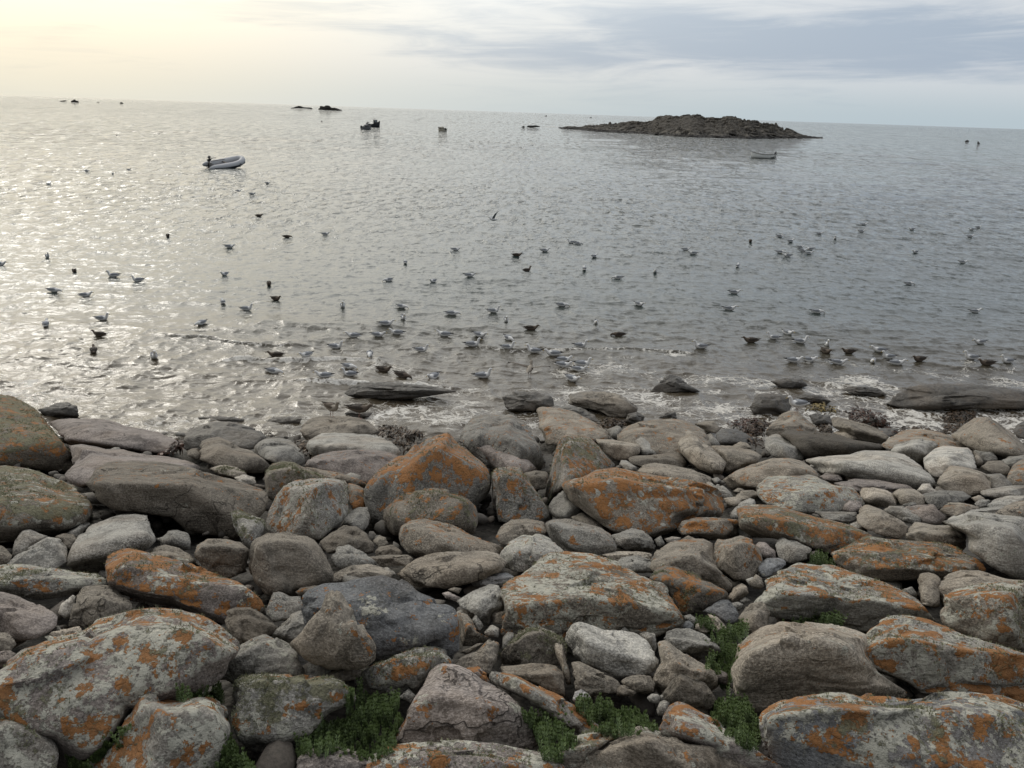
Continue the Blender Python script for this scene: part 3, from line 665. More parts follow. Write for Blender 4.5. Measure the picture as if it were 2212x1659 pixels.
    col = t.mix(t.math('MULTIPLY', fa.outputs['Fac'], t.smooth(n2, 0.3, 0.5)), col, (0.024, 0.018, 0.010, 1))
    col = t.mix(t.smooth(z, 1.1, 0.5), col, (0.012, 0.010, 0.008, 1))
    t.l.new(col, b.inputs['Base Color']); b.inputs['Roughness'].default_value = 0.9
    isl = obj('rocky_islet', me, m); tag(isl, 'long low rocky islet with brown turf and boulder-strewn crest, out to sea', 'islet')
    # surf along its right-hand foot
REEFS = [('X', 'low flat black reef at far left just under the horizon', '280,246 340,228 430,218 478,238 400,249'),
         ('X', 'small knobbly black reef with a round tip on the far left horizon', '552,264 580,215 602,232 625,195 650,190 672,222 700,225 742,240 750,272 640,270'),
         ('X', 'tiny dark dome of rock near the left horizon, alone', '1697,294 1720,268 1745,260 1780,275 1802,298 1750,300'),
         ('X', 'thin dark sliver of rock between the knobbly reef and the dome', '1155,268 1200,261 1245,268 1200,276'),
         ('Y', 'lower and longer of the two black reefs left of the fishing boat', '243,257 300,228 370,230 400,200 480,190 510,172 600,175 660,215 740,225 790,240 830,222 940,235 978,277 800,270 500,258'),
         ('Y', 'taller humped black reef just left of the fishing boat', '1125,297 1190,240 1205,182 1260,175 1340,195 1370,165 1430,155 1510,170 1570,225 1610,262 1650,240 1680,225 1740,250 1850,290 1965,332 1700,327 1400,314'),
         ('Z', 'sharp black fin-shaped rock tip breaking the sea at the far right', '955,492 975,420 988,415 1010,450 1048,498 1000,501'),
         ('Z', 'rounded black rock tip left of the fin-shaped one at the far right', '630,438 650,405 690,385 735,402 750,432 690,442'),
         ('I', 'tiny round rock farthest left of the long islet', '44,160 60,151 76,160 60,166'),
         ('I', 'small low rock between the tiny round one and the long islet', '78,160 92,149 150,147 178,158 120,164')]
def build_reefs():
    m, t, b = new_mat('dark_reef'); c = t.n.new('ShaderNodeTexCoord').outputs['Object']; n = t.noise(c, 0.5, 6, 0.7)
    t.l.new(t.mix(n, (0.020, 0.018, 0.016, 1), (0.065, 0.058, 0.048, 1)), b.inputs['Base Color']); b.inputs['Roughness'].default_value = 0.8
    for i, (tile, label, s) in enumerate(REEFS):
        po = conv(tile, parse(s)); v, f, org, size = build_rock(po, np.zeros((0, 2)), 700 + i, far=True, noise_amt=0.8)
        org[2] = 0; o = obj('reef', np_mesh('reef', v - org, f, False), m, loc=tuple(org)); tag(o, label, 'reef', 'black reefs awash far out')

# ------------------------------------------------------------------ pebbles, plants, kelp
def build_pebbles():
    rng = np.random.default_rng(4); d, f = ico(2); V = []; Fs = []; C = []; off = 0
    n = 1900; yy = 1.6 + 14.8 * rng.random(n) ** 0.8; xx = (rng.random(n) * 2 - 1) * (yy * 0.72 + 1.2)
    for i in range(n):
        s = rng.uniform(.025, .07) * (1 + 1.2 * (rng.random() > .85)); q = d * np.array([s * rng.uniform(.8, 1.5), s * rng.uniform(.7, 1.2), s * rng.uniform(.4, .85)])
        pn_ = rng.normal(0, 1, (9, 3)); pn_ /= np.linalg.norm(pn_, axis=1)[:, None]
        q = q * np.minimum(1.0, (rng.uniform(.55, .95, 9) / np.maximum(d @ pn_.T, 1e-3)).min(1))[:, None]; a = rng.uniform(0, 6.28); tl = rng.uniform(-.4, .4)
        ca, sa = math.cos(a), math.sin(a); q = np.stack([q[:, 0] * ca - q[:, 1] * sa, q[:, 0] * sa + q[:, 1] * ca, q[:, 2] + q[:, 0] * tl], -1)
        V.append(q + np.array([xx[i], yy[i], ground_z(xx[i], yy[i]) + rng.uniform(-.12, -.02)])); Fs.append(f + off); off += len(q); C.append(np.full(len(q), rng.random()))
    me = np_mesh('pebbles', np.concatenate(V), np.concatenate(Fs)); at = me.attributes.new('tone', 'FLOAT', 'POINT'); at.data.foreach_set('value', np.concatenate(C).astype(np.float32))
    m, t, b = new_mat('beach_pebbles'); c = t.n.new('ShaderNodeTexCoord').outputs['Object']; fa = t.n.new('ShaderNodeAttribute'); fa.attribute_name = 'tone'
    col = t.ramp(fa.outputs['Fac'], [(0, (.07, .06, .05)), (.3, (.13, .12, .105)), (.55, (.16, .135, .11)), (.8, (.22, .205, .18)), (1, (.36, .34, .30))])
    col = t.mix(t.smooth(t.noise(c, 60, 4, .7), .4, .65, 0, .5), col, (.05, .045, .04, 1))
    t.l.new(col, b.inputs['Base Color']); b.inputs['Roughness'].default_value = .85; t.l.new(t.bump(t.noise(c, 45, 5, .7), .5, .02), b.inputs['Normal'])
    tag(obj('pebbles', me, m), 'loose pebbles filling the gaps between the boulders', 'pebbles', kind='stuff')
PLANTS = [('F', 'largest clump of dark green fleshy plants, beside the white-topped mossy boulder', '830,1040 950,1020 1100,1060 1250,1120 1300,1220 1340,1300 1270,1480 1270,1560 1080,1659 900,1640 600,1600 430,1600 400,1520 520,1450 620,1260 850,1190'),
          ('G', 'round green plant clump behind the bottom brown speckled boulder, white pebble at its edge', '640,1200 780,1160 950,1150 1150,1140 1280,1190 1400,1330 1350,1400 1200,1430 1000,1460 860,1420 750,1320'),
          ('G', 'green plant clump wedged right of the cracked pinkish peak', '190,1290 350,1290 500,1290 600,1400 690,1480 550,1570 500,1659 350,1640 300,1450'),
          ('G', 'tall green plant clump between the dark pyramid and the massive bottom right boulder', '1870,1160 1980,1110 2100,1150 2250,1250 2260,1560 2150,1570 1950,1420 1870,1320'),
          ('G', 'long ragged green plant strip beside the smooth grey oval boulder', '1800,610 2000,570 2080,510 2200,630 2110,700 2030,860 1985,960 1870,910 1780,850 1920,750 1880,690'),
          ('G', 'small green sprig over the flat tan stone', '1680,450 1780,420 1870,470 1890,560 1800,510'),
          ('E', 'green plant strip growing along the foot of the vast lichened boulder', '720,1560 850,1450 1000,1370 1130,1310 1100,1420 1050,1500 980,1570 850,1670 600,1760 560,1680'),
          ('E', 'green plant clump in the notch behind the white-crusted orange-shouldered rock', '1560,1120 1650,1050 1800,1010 1900,990 1950,1050 1960,1120 2020,1210 1900,1190 1780,1150 1620,1170'),
          ('E', 'green plant clump at the bottom edge under the white-topped mossy boulder', '1790,1640 1850,1560 1950,1480 2060,1510 2110,1600 2200,1700 2250,1850 1800,1850'),
          ('H', 'bright green plant tuft on top of the broad bare tan boulder', '240,500 400,410 560,390 700,410 740,490 790,530 600,525 400,515'),
          ('D', 'small green plant in the shade of the two-lobed orange boulder', '480,1600 560,1520 620,1520 690,1590 710,1670 600,1650')]
def cast(px, py, far=60):
    d = Vector(tuple(rays(px, py))).normalized(); dg = bpy.context.evaluated_depsgraph_get()
    ok, loc, nrm, _, ob, _ = scene.ray_cast(dg, cam.location, d)
    return (loc, nrm, ob) if ok else (None, None, None)
def inside(poly, p):
    x, y = p; c = False; n = len(poly)
    for i in range(n):
        a, b_ = poly[i], poly[(i + 1) % n]
        if (a[1] > y) != (b_[1] > y) and x < (b_[0] - a[0]) * (y - a[1]) / (b_[1] - a[1]) + a[0]: c = not c
    return c
def build_plants():
    m, t, b = new_mat('fleshy_leaves'); c = t.n.new('ShaderNodeTexCoord').outputs['Object']; fa = t.n.new('ShaderNodeAttribute'); fa.attribute_name = 'age'
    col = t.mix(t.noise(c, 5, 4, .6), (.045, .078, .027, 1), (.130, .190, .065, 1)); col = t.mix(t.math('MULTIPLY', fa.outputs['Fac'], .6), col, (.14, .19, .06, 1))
    t.l.new(col, b.inputs['Base Color']); b.inputs['Roughness'].default_value = .55; b.inputs['Subsurface Weight'].default_value = 0.0
    for pi, (tile, label, s) in enumerate(PLANTS):
        poly = conv(tile, parse(s)); rng = np.random.default_rng(50 + pi); lo, hi_ = poly.min(0), poly.max(0); cen = poly.mean(0); pts = []
        area = abs(sum(poly[i][0] * poly[(i + 1) % len(poly)][1] - poly[(i + 1) % len(poly)][0] * poly[i][1] for i in range(len(poly)))) / 2
        q0 = hit(*cen); mpp = q0[1] / F_PX; need = int(min(1900, area / ((0.0150 / mpp) ** 2 * 0.36)))
        while len(pts) < need:
            p = lo + rng.random(2) * (hi_ - lo)
            if inside(poly, p): pts.append(p)
        V = []; F = []; A = []; n = 0
        for p in pts:
            loc, nrm, ob = cast(p[0], p[1] + 0.035 / mpp)
            g = np.array(loc) if loc is not None else hit(p[0], p[1])
            gh = hit(p[0], p[1] + 0.035 / mpp)
            if g[1] < gh[1] - 0.5 or g[1] > gh[1] + .03: g = gh
            cl = float(vnoise(np.array([g[0] * 9, g[1] * 9, pi]), 5)); g = np.array([g[0], g[1], g[2] - .035 + .05 * cl + .02 * float(vnoise(np.array([g[0] * 24, g[1] * 24, pi]), 6))]); h = rng.uniform(.03, .075) * (1 + .5 * cl); lean = rng.normal(0, .16, 2); r0 = rng.uniform(.009, .0135); nw = 5
            for k in range(nw):
                zk = h * (0.15 + .85 * k / (nw - 1)); cx_, cy_ = g[0] + lean[0] * zk, g[1] + lean[1] * zk
                for j in range(5):
                    a = 2.4 * k + j * 6.283 / 5 + rng.uniform(-.3, .3); ca, sa = math.cos(a), math.sin(a); rr = r0 * (1.0 if k < nw - 1 else .55); up = .008 + .004 * k / nw; wd = .0035
                    b0 = (cx_, cy_, g[2] + zk - .004); tip = (cx_ + ca * rr, cy_ + sa * rr, g[2] + zk + up)
                    mx, my, mz = cx_ + ca * rr * .6, cy_ + sa * rr * .6, g[2] + zk + up * .35
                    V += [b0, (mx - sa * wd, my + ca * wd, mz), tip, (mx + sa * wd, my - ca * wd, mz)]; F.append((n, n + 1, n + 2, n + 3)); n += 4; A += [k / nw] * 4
        V = np.array(V); org = np.array([V[:, 0].mean(), V[:, 1].mean(), V[:, 2].min()]); me = np_mesh('plant', V - org, F, False)
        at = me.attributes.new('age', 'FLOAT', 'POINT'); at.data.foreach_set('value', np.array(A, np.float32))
        tag(obj('plant_clump', me, m, loc=tuple(org)), label, 'plant', 'green plant clumps between the boulders')
KELP = [('B', 'heap of brown kelp behind the orange peak, right of the grey lozenge boulder', '1090,480 1160,420 1300,440 1450,480 1540,500 1450,590 1380,650 1300,600 1220,540', 220),
        ('B', 'strip of dark kelp between the round grey boulder and the lozenge', '390,600 480,560 500,640 480,720 430,640', 60),
        ('C', 'dark kelp in the hollow under the round-nosed boulder', '840,400 900,365 1000,370 1090,380 1090,430 1000,440 920,450 860,430', 130),
        ('C', 'reddish kelp by the foam right of the flat-topped foam-edge rock', '1980,410 2060,380 2212,350 2300,400 2280,500 2200,520 2100,470', 170),
        ('D', 'heap of red-brown kelp around the grey draped stone, right of the standing gull', '820,300 880,270 1000,280 1100,320 1190,380 1200,440 1330,490 1280,510 1150,450 1000,420 900,390 840,350', 260),
        ('D', 'tall dark mound of kelp in the foam beside the pyramid at far right', '1620,490 1690,440 1680,380 1750,280 1830,270 1900,310 1960,290 2000,320 1940,360 1850,430 1740,500', 320),
        ('D', 'yellowish kelp fronds right behind the standing white gull', '480,270 520,240 620,240 720,270 760,300 680,310 560,290', 110),
        ('D', 'dark kelp at the left foot of the gull-topped domed rock', '-20,370 80,360 150,390 120,430 60,560 0,600 -60,520', 150),
        ('D', 'straggling brown kelp along the foot of the domed gull rock and the blackish rock', '570,420 640,400 700,520 640,560 600,540', 90),
        ('D', 'thin line of kelp below the broad whaleback rock in the surf', '1280,480 1330,440 1480,450 1560,470 1640,480 1600,510 1420,500', 110),
        ('A', 'scrap of red kelp on the wet pinkish ledge by the dark humped boulder', '1365,680 1430,660 1540,600 1560,545 1610,560 1600,640 1500,680 1400,695', 60)]
def build_kelp():
    mats = {}
    for nm, a, c_ in (('brown_kelp', (.014, .010, .007, 1), (.10, .058, .026, 1)), ('red_kelp', (.016, .009, .006, 1), (.095, .040, .022, 1)), ('yellow_kelp', (.05, .036, .012, 1), (.26, .19, .06, 1))):
        m, t, b = new_mat(nm); c = t.n.new('ShaderNodeTexCoord').outputs['Object']; t.l.new(t.mix(t.smooth(t.noise(c, 7, 4, .7), .35, .7), a, c_), b.inputs['Base Color']); b.inputs['Roughness'].default_value = .5; b.inputs['Specular IOR Level'].default_value = .3; mats[nm.split('_')[0]] = m
    for ki, (tile, label, s, cnt) in enumerate(KELP):
        poly = conv(tile, parse(s)); rng = np.random.default_rng(90 + ki); lo, hi_ = poly.min(0), poly.max(0); V = []; F = []; n = 0; done = 0; cen = poly.mean(0); half = (hi_ - lo) / 2
        while done < cnt:
            p = lo + rng.random(2) * (hi_ - lo)
            if not inside(poly, p): continue
            done += 1; loc, nrm, ob = cast(p[0], p[1] + 3); g = np.array(loc) if loc is not None else hit(p[0], p[1]); gh = hit(p[0], p[1] + 3)
            if g[1] < gh[1] - .9: g = gh
            e = 1 - min(1, np.hypot(*((p - cen) / half))); g = g + np.array([0, 0, rng.uniform(0, .03 + .09 * e)])
            a = rng.uniform(0, 6.28); L = rng.uniform(.10, .30); wd = rng.uniform(.010, .028); pos = g.copy(); z = rng.uniform(-.3, .45); prev = None; curl = rng.normal(0, 1.1)
            for k in range(7):
                dv = np.array([math.cos(a) * math.cos(z), math.sin(a) * math.cos(z), math.sin(z)]); sd = np.array([-math.sin(a), math.cos(a), rng.normal(0, .5)]); sd /= np.linalg.norm(sd); ww = wd * (1 - (k / 6) ** 2 * .8)
                V += [pos - sd * ww, pos + sd * ww]; n += 2
                if k: F.append((n - 4, n - 3, n - 1, n - 2))
                pos = pos + dv * L / 6; a += curl * .35 + rng.normal(0, .2); z -= rng.uniform(.1, .42)
        V = np.array(V); org = np.array([V[:, 0].mean(), V[:, 1].mean(), V[:, 2].min()])
        mk = 'red' if 'red' in label else 'yellow' if 'yellow' in label else 'brown'
        tag(obj('kelp_heap', np_mesh('kelp_heap', V - org, F), mats[mk], loc=tuple(org)), label, 'seaweed', 'heaps of kelp along the waterline')
# ------------------------------------------------------------------ gulls
GM = {'white': plain('white_feathers', (.72, .72, .71), .8, var=.08), 'grey': plain('grey_feathers', (.27, .285, .31), .8, var=.1), 'black': plain('black_feathers', (.02, .02, .022), .7),
      'brown': plain('brown_feathers', (.13, .10, .075), .85, var=.4, scale=45), 'dark': plain('dark_brown_feathers', (.055, .043, .034), .85, var=.4, scale=45), 'bill': plain('yellow_bill', (.50, .36, .10), .5), 'dbill': plain('dark_bill', (.03, .028, .025), .5),
      'leg': plain('pink_legs', (.42, .26, .22), .6), 'eye': plain('dark_eye', (.01, .01, .01), .3), 'pale': plain('pale_brown_feathers', (.33, .29, .24), .85, var=.3, scale=45)}
def gull_proto(name, young=False, head='up', stand=False, spread=None):
    """a gull 0.56 m long, facing +X, resting on z = 0 (water line or soles)"""
    zb = 0.15 if stand else 0.0; tilt = 0.0
    root = bpy.data.objects.new('gull', None); COL.objects.link(root)
    body = [(-.275, .082, .004, .006), (-.235, .072, .022, .012), (-.17, .074, .050, .038), (-.09, .068, .074, .060), (0, .066, .088, .076), (.07, .070, .084, .076), (.125, .085, .062, .064)]
    neck = {'up': [(.158, .115, .042, .048), (.172, .158, .035, .039), (.184, .200, .035, .037), (.205, .222, .036, .036), (.232, .218, .027, .027), (.248, .208, .011, .012)],
            'mid': [(.165, .100, .042, .046), (.19, .125, .033, .036), (.212, .148, .031, .032), (.237, .160, .030, .030), (.262, .155, .023, .023), (.280, .148, .010, .011)],
            'low': [(.170, .085, .044, .046), (.205, .088, .036, .037), (.235, .080, .032, .033), (.262, .068, .029, .029), (.283, .052, .021, .021), (.294, .040, .010, .010)]}[head]
    sec = body + neck; g = Geo()
    g.tube([(x, 0, z + zb) for x, z, _, _ in sec], [(a, b_) for _, _, a, b_ in sec], k=14)
    bm_ = obj('body', g.mesh('body'), GM['pale' if young == 'pale' else 'brown' if young else 'white'], root)
    tx, tz = sec[-1][0], sec[-1][1] + zb; px_, pz_ = sec[-3][0], sec[-3][1] + zb; d = Vector((tx - px_, 0, tz - pz_ - .004)).normalized()
    g = Geo(); P0 = Vector((tx, 0, tz)) - d * .006
    g.tube([P0, P0 + d * .025, P0 + d * .045, P0 + d * .055 + Vector((0, 0, -.006))], [(.008, .011), (.006, .009), (.005, .0075), (.002, .002)], k=8); obj('bill', g.mesh('bill'), GM['dbill' if young else 'bill'], root)
    g = Geo()
    for sgn in (-1, 1):
        c = Vector((sec[-3][0] + .008, sgn * (sec[-3][2] * .93), pz_ + .007)); g.tube([c + Vector((-.005, 0, 0)), c + Vector((-.002, 0, 0)), c + Vector((.003, 0, 0)), c + Vector((.006, 0, 0))], [.001, .0045, .0045, .001], k=6)
    obj('eyes', g.mesh('eyes'), GM['eye'], root)
    wing_m, tip_m = (GM['dark'], GM['dark']) if young is True else (GM['brown'], GM['dark']) if young else (GM['grey'], GM['black'])
    if spread is None:
        for sgn in (-1, 1):
            ws = [(.10, .058, .092, .004, .010), (.07, .074, .098, .011, .036), (0, .078, .102, .014, .048), (-.08, .065, .104, .013, .043), (-.15, .048, .108, .011, .030), (-.20, .032, .114, .009, .020)]
            g = Geo(); g.tube([(x, sgn * y, z + zb) for x, y, z, _, _ in ws], [(a, b_) for *_, a, b_ in ws], k=10); wo = obj('wing', g.mesh('wing'), wing_m, root)
            g = Geo(); g.tube([(-.19, sgn * .034, .112 + zb), (-.24, sgn * .018, .116 + zb), (-.285, -sgn * .004, .124 + zb), (-.315, -sgn * .012, .129 + zb)], [(.008, .018), (.007, .014), (.005, .009), (.002, .003)], k=8); obj('wing_tip', g.mesh('wing_tip'), tip_m, wo)
        g = Geo(); g.tube([(.08, 0, .135 + zb), (.0, 0, .142 + zb), (-.09, 0, .130 + zb), (-.16, 0, .115 + zb)], [(.02, .006), (.055, .012), (.045, .012), (.015, .006)], k=10); obj('back_feathers', g.mesh('back'), wing_m, root)
    else:
        for sgn in (-1, 1):
            g = Geo(); rings = []; pts = [(.03, .05, .10), (.05, .22, .10 + .10 * spread), (.02, .40, .10 + .26 * spread), (-.03, .52, .10 + .34 * spread), (-.07, .60, .10 + .36 * spread)]; ch = [.15, .15, .12, .09, .03]
            for (x, y, z), c_ in zip(pts, ch): rings.append([Vector((x + c_ * .5 * math.cos(a), sgn * y, z + zb + .008 * math.sin(a) - .02 * math.cos(a))) for a in [6.283 * j / 10 for j in range(10)]])
            g.loft(rings[:4]); wo = obj('wing', g.mesh('wing'), wing_m, root); g = Geo(); g.loft(rings[3:]); obj('wing_tip', g.mesh('wing_tip'), tip_m, wo)
    if stand:
        for sgn in (-1, 1):
            g = Geo(); g.tube([(.0, sgn * .032, .135), (.004, sgn * .032, .10), (-.006, sgn * .032, .06), (.004, sgn * .032, .012), (.006, sgn * .032, .004)], [.012, .008, .0055, .0055, .007], k=8)
            for a in (-.5, 0, .5): g.tube([(.004, sgn * .032, .005), (.03 * math.cos(a), sgn * .032 + .03 * math.sin(a), .004), (.052 * math.cos(a), sgn * .032 + .052 * math.sin(a), .003)], [.005, .004, .002], k=6)
            obj('leg', g.mesh('leg'), GM['leg'], root)
    return root
def sea_level(x, y):
    ok, loc, *_ = scene.ray_cast(bpy.context.evaluated_depsgraph_get(), Vector((x, y, 4.0)), Vector((0, 0, -1)))
    return loc.z if ok and abs(loc.z) < .6 else 0.0
def copy_tree(o, parent=None):
    c = o.copy(); COL.objects.link(c); c.parent = parent
    for ch in [x for x in COL.objects if x.parent == o]: copy_tree(ch, c)
    return c
# tile : x, y of the water line, heading (r l f b and mixes), a adult / j young, u m d = head up / level / down
GULLS = """P 1075,143 f j m;P 1470,207 r a m;P 1840,148 r j d;P 2085,134 r a m;P 302,272 f a u;P 3,326 r a m;P 477,370 f j m;P 728,400 l a u;P 885,430 l a u;P 1440,392 lf a m;P 1725,456 f j m;P 345,497 r a d;P 548,527 r a m
P 1430,572 b a m;P 1580,612 r a u;P 1768,547 rf j m;P 2197,597 f a u;P 655,680 r a u;P 295,727 b a m;P 1290,720 lf a d;P 637,782 l j m;P 603,899 b j m;P 988,927 f a u;P 1768,918 l j m;P 1965,934 lf a m;P 1755,1005 rf a d;P 2150,853 r a u;P 2080,1060 l a m
Q 587,317 b a m;Q 477,432 lf a d;Q 765,435 lf a m;Q 997,407 r a m;Q 908,234 r a m;Q 1303,273 r j m;Q 1480,242 r a m;Q 1653,187 l a u;Q 1693,195 r a d;Q 1797,277 rb a m;Q 1367,367 rb j u;Q 1735,364 b a m;Q 1950,414 l a d;Q 2188,377 f a m
Q 565,600 rf a d;Q 573,682 f a u;Q 465,732 r a m;Q 413,787 r a m;Q 533,772 l a m;Q 255,802 l a m;Q 888,645 r a d;Q 1152,632 r a u;Q 1232,688 f a u;Q 1590,586 r a d;Q 2085,586 rf a m;Q 1808,697 f a m;Q 1393,748 r j m;Q 1955,774 l j d;Q 837,777 l a m;Q 1062,792 rf a m
Q 1248,808 rf a d;Q 1018,857 r a u;Q 1243,878 r a u;Q 690,883 r a u;Q 360,918 f a d;Q 1710,860 r a u;Q 1410,899 l a u;Q 1535,918 l a m;Q 1600,948 r a m;Q 1597,982 r a m;Q 1725,978 r a u;Q 1697,1007 r a m;Q 1655,1060 rf a m;Q 225,988 rf a d;Q 230,1027 l a u;Q 448,994 rf j m;Q 567,1037 rf j d
Q 768,1038 lf a m;Q 1085,1043 r a u;S 163,224 r a m;S 205,244 l a m;S 477,317 b a m;S 553,177 f j m;S 733,145 r a d;S 797,174 rb a m;S 972,129 r a m;S 1068,157 f a u;S 1228,112 r a m;S 1243,64 r a m;S 1532,94 l a m;S 1895,97 l a m;S 1935,84 r a m;S 1887,142 r a m
S 855,212 r a m;S 915,225 l a m;S 867,238 r a m;S 907,253 r a m;S 735,245 r a d;S 777,263 l a m;S 1552,237 lf a m;S 1840,300 r a m;S 457,486 r a m;S 1513,430 r a d;S 428,580 r a m;S 957,600 r a d;S 1915,592 r a m;S 557,778 l j m;S 693,758 l a u;S 780,732 rf a m;S 858,781 r a u;S 1020,793 f a u
S 1010,836 rf j m;S 1152,836 l j m;S 1335,828 l a m;S 252,824 l a u;S 1297,884 f a m;S 1393,868 l a u;S 1440,906 r a m;S 1577,890 lf j m;S 817,897 r a m;S 907,886 r a m;S 1085,901 r a m;S 1945,788 l a m;S 1890,879 l a u;S 1985,921 l j m;S 2110,898 l a u
W 313,292 r a u;W 555,210 r a d;W 723,227 f a m;W 825,202 r a u;W 1715,288 r a m;W 1528,332 r a m;W 1615,360 r a m;W 1660,500 r j m"""
ORD = ['first', 'second', 'third', 'fourth', 'fifth', 'sixth', 'seventh', 'eighth', 'ninth', 'tenth', 'eleventh', 'twelfth', 'thirteenth', 'fourteenth', 'fifteenth', 'sixteenth', 'seventeenth', 'eighteenth', 'nineteenth', 'twentieth']
def build_gulls():
    HEAD = {'r': 0, 'l': 180, 'f': -90, 'b': 90, 'rf': -45, 'lf': -135, 'rb': 45, 'lb': 135}
    WORD = {'r': 'facing right', 'l': 'facing left', 'f': 'facing shore', 'b': 'facing seaward', 'rf': 'angled right shoreward', 'lf': 'angled left shoreward', 'rb': 'angled right seaward', 'lb': 'angled left seaward'}
    protos = {}; rng = random.Random(3); L = []
    for e in GULLS.replace('\n', ';').split(';'):
        tl, xy, h, k, p = e.split(); q = conv(tl, [float(z) for z in xy.split(',')]); L.append((q[0], q[1], h, k, p))
    L.sort(key=lambda g: g[0]); cnt = {}
    for (x, y, h, k, p) in L:
        band = 0 if y < 470 else 1 if y < 540 else 2 if y < 620 else 3 if y < 700 else 4 if y < 755 else 5
        third = 0 if x < 737 else 1 if x < 1475 else 2; n = cnt.get((band, third), 0); cnt[(band, third)] = n + 1
        key = (k, p)
        if key not in protos: protos[key] = gull_proto('gull', young=(k == 'j'), head={'u': 'up', 'm': 'mid', 'd': 'low'}[p]); o = protos[key]; first = True
        else: o = copy_tree(protos[key])
        g = hit(x, y + 1); o.location = (g[0], g[1], sea_level(g[0], g[1]) - 0.010); o.rotation_euler = (rng.uniform(-.05, .05), rng.uniform(-.06, .04), R_(HEAD[h] + rng.uniform(-12, 12)) - math.atan2(g[0], g[1]) * (0 if h in 'rl' else 1))
        s = rng.uniform(.84, 1.0); o.scale = (s, s, s * 1.08)
        where = ['farthest out', 'far out', 'in mid distance', 'second line offshore', 'just off rocks', 'closest to rocks'][band]
        side = ['left-hand', 'central', 'right-hand'][third]
        tag(o, f"{'white grey-winged' if k == 'a' else 'dark brown young'} gull {WORD[h]}, {ORD[n]} from left among {side} gulls {where}", 'gull', 'gulls sitting on the water')
    # the ones on the rocks, the one with open wings, the one in flight
    def place(o, px, py, rz):
        loc, nrm, ob = cast(px, py); g = loc if loc is not None else Vector(tuple(hit(px, py))); o.location = (g[0], g[1], g[2] - .004); o.rotation_euler = (0, 0, R_(rz))
    bpy.context.view_layer.update()
    q = conv('B', (712, 358)); o = gull_proto('g', young='pale', head='up', stand=True); place(o, q[0], q[1], -38); o.scale = (.95,) * 3
    tag(o, 'pale speckled young gull standing upright on the left of the two-tone boulder', 'gull')
    q = conv('B', (955, 374)); o = gull_proto('g', young=True, head='mid', stand=True); place(o, q[0], q[1], -5); o.scale = (.98,) * 3
    tag(o, 'dark brown gull standing with its body level on the two-tone boulder, facing right', 'gull')
    q = conv('D', (385, 322)); o = gull_proto('g', head='up', stand=True); place(o, q[0], q[1], 188)
    tag(o, 'white gull with grey wings standing on the domed yellow-brown rock, facing left', 'gull')
    q = conv('Q', (1385, 1030)); o = gull_proto('g', young='pale', head='up', stand=True, spread=.35); g = hit(q[0], q[1]); o.location = (g[0], g[1], -.06); o.rotation_euler = (0, R_(-8), R_(75)); o.scale = (.95,) * 3
    tag(o, 'young brown gull with both wings spread wide, splashing down near the rocks', 'gull')
    q = conv('Q', (1150, 118)); o = gull_proto('g', head='mid', spread=.75); g = hit(q[0], q[1] + 12); o.location = (g[0] * .97, g[1] * .97, 1.05); o.rotation_euler = (R_(18), R_(-5), R_(200)); 
    tag(o, 'white gull in flight low over the water, wings raised', 'gull')

# ------------------------------------------------------------------ boats
BM = {'tube': plain('grey_rubber', (.46, .47, .49), .55, var=.08), 'floor': plain('pale_rubber', (.30, .29, .30), .6), 'navy': plain('navy_rubber', (.02, .022, .03), .5), 'motor': plain('black_motor', (.012, .012, .014), .35), 'wood': plain('grey_wood', (.12, .10, .085), .7),
      'whitep': plain('white_paint', (.90, .91, .89), .4, var=.08), 'hull_grey': plain('grey_hull', (.17, .17, .175), .5), 'dark': plain('dark_hull', (.03, .032, .036), .5), 'glass': plain('cabin_glass', (.35, .38, .40), .1), 'steel': plain('steel', (.25, .25, .25), .4), 'orange': plain('faded_cream', (.42, .40, .33), .6)}
def empty(name, loc, rz, ry=0, rx=0):
    o = bpy.data.objects.new(name, None); COL.objects.link(o); o.location = loc; o.rotation_euler = (rx, ry, rz); return o
def outboard(root, x, z, s=1.0, mat='motor'):
    mo = Geo(); mo.tube([(x - .10 * s, 0, z + .22 * s), (x - .12 * s, 0, z + .30 * s), (x - .14 * s, 0, z + .48 * s), (x - .10 * s, 0, z + .58 * s)], [(.10 * s, .15 * s), (.14 * s, .20 * s), (.13 * s, .19 * s), (.05 * s, .08 * s)], k=12)
    m = obj('outboard_motor', mo.mesh('motor'), BM[mat], root)
    g = Geo(); g.tube([(x - .10 * s, 0, z + .25 * s), (x - .14 * s, 0, z), (x - .18 * s, 0, z - .28 * s)], [.06 * s, .05 * s, .04 * s], k=8); g.tube([(x - .36 * s, 0, z - .30 * s), (x - .16 * s, 0, z - .26 * s), (x - .08 * s, 0, z - .27 * s)], [.015 * s, .05 * s, .02 * s], k=8); g.box((x - .30 * s, 0, z - .1 * s), (.16 * s, .02 * s, .03 * s))
    obj('drive_leg', g.mesh('leg'), BM[mat], m)
    g = Geo(); g.tube([(x, 0, z + .36 * s), (x + .22 * s, 0, z + .40 * s), (x + .5 * s, .03, z + .38 * s)], [.03 * s, .022 * s, .026 * s], k=8); obj('tiller', g.mesh('tiller'), BM[mat], m)
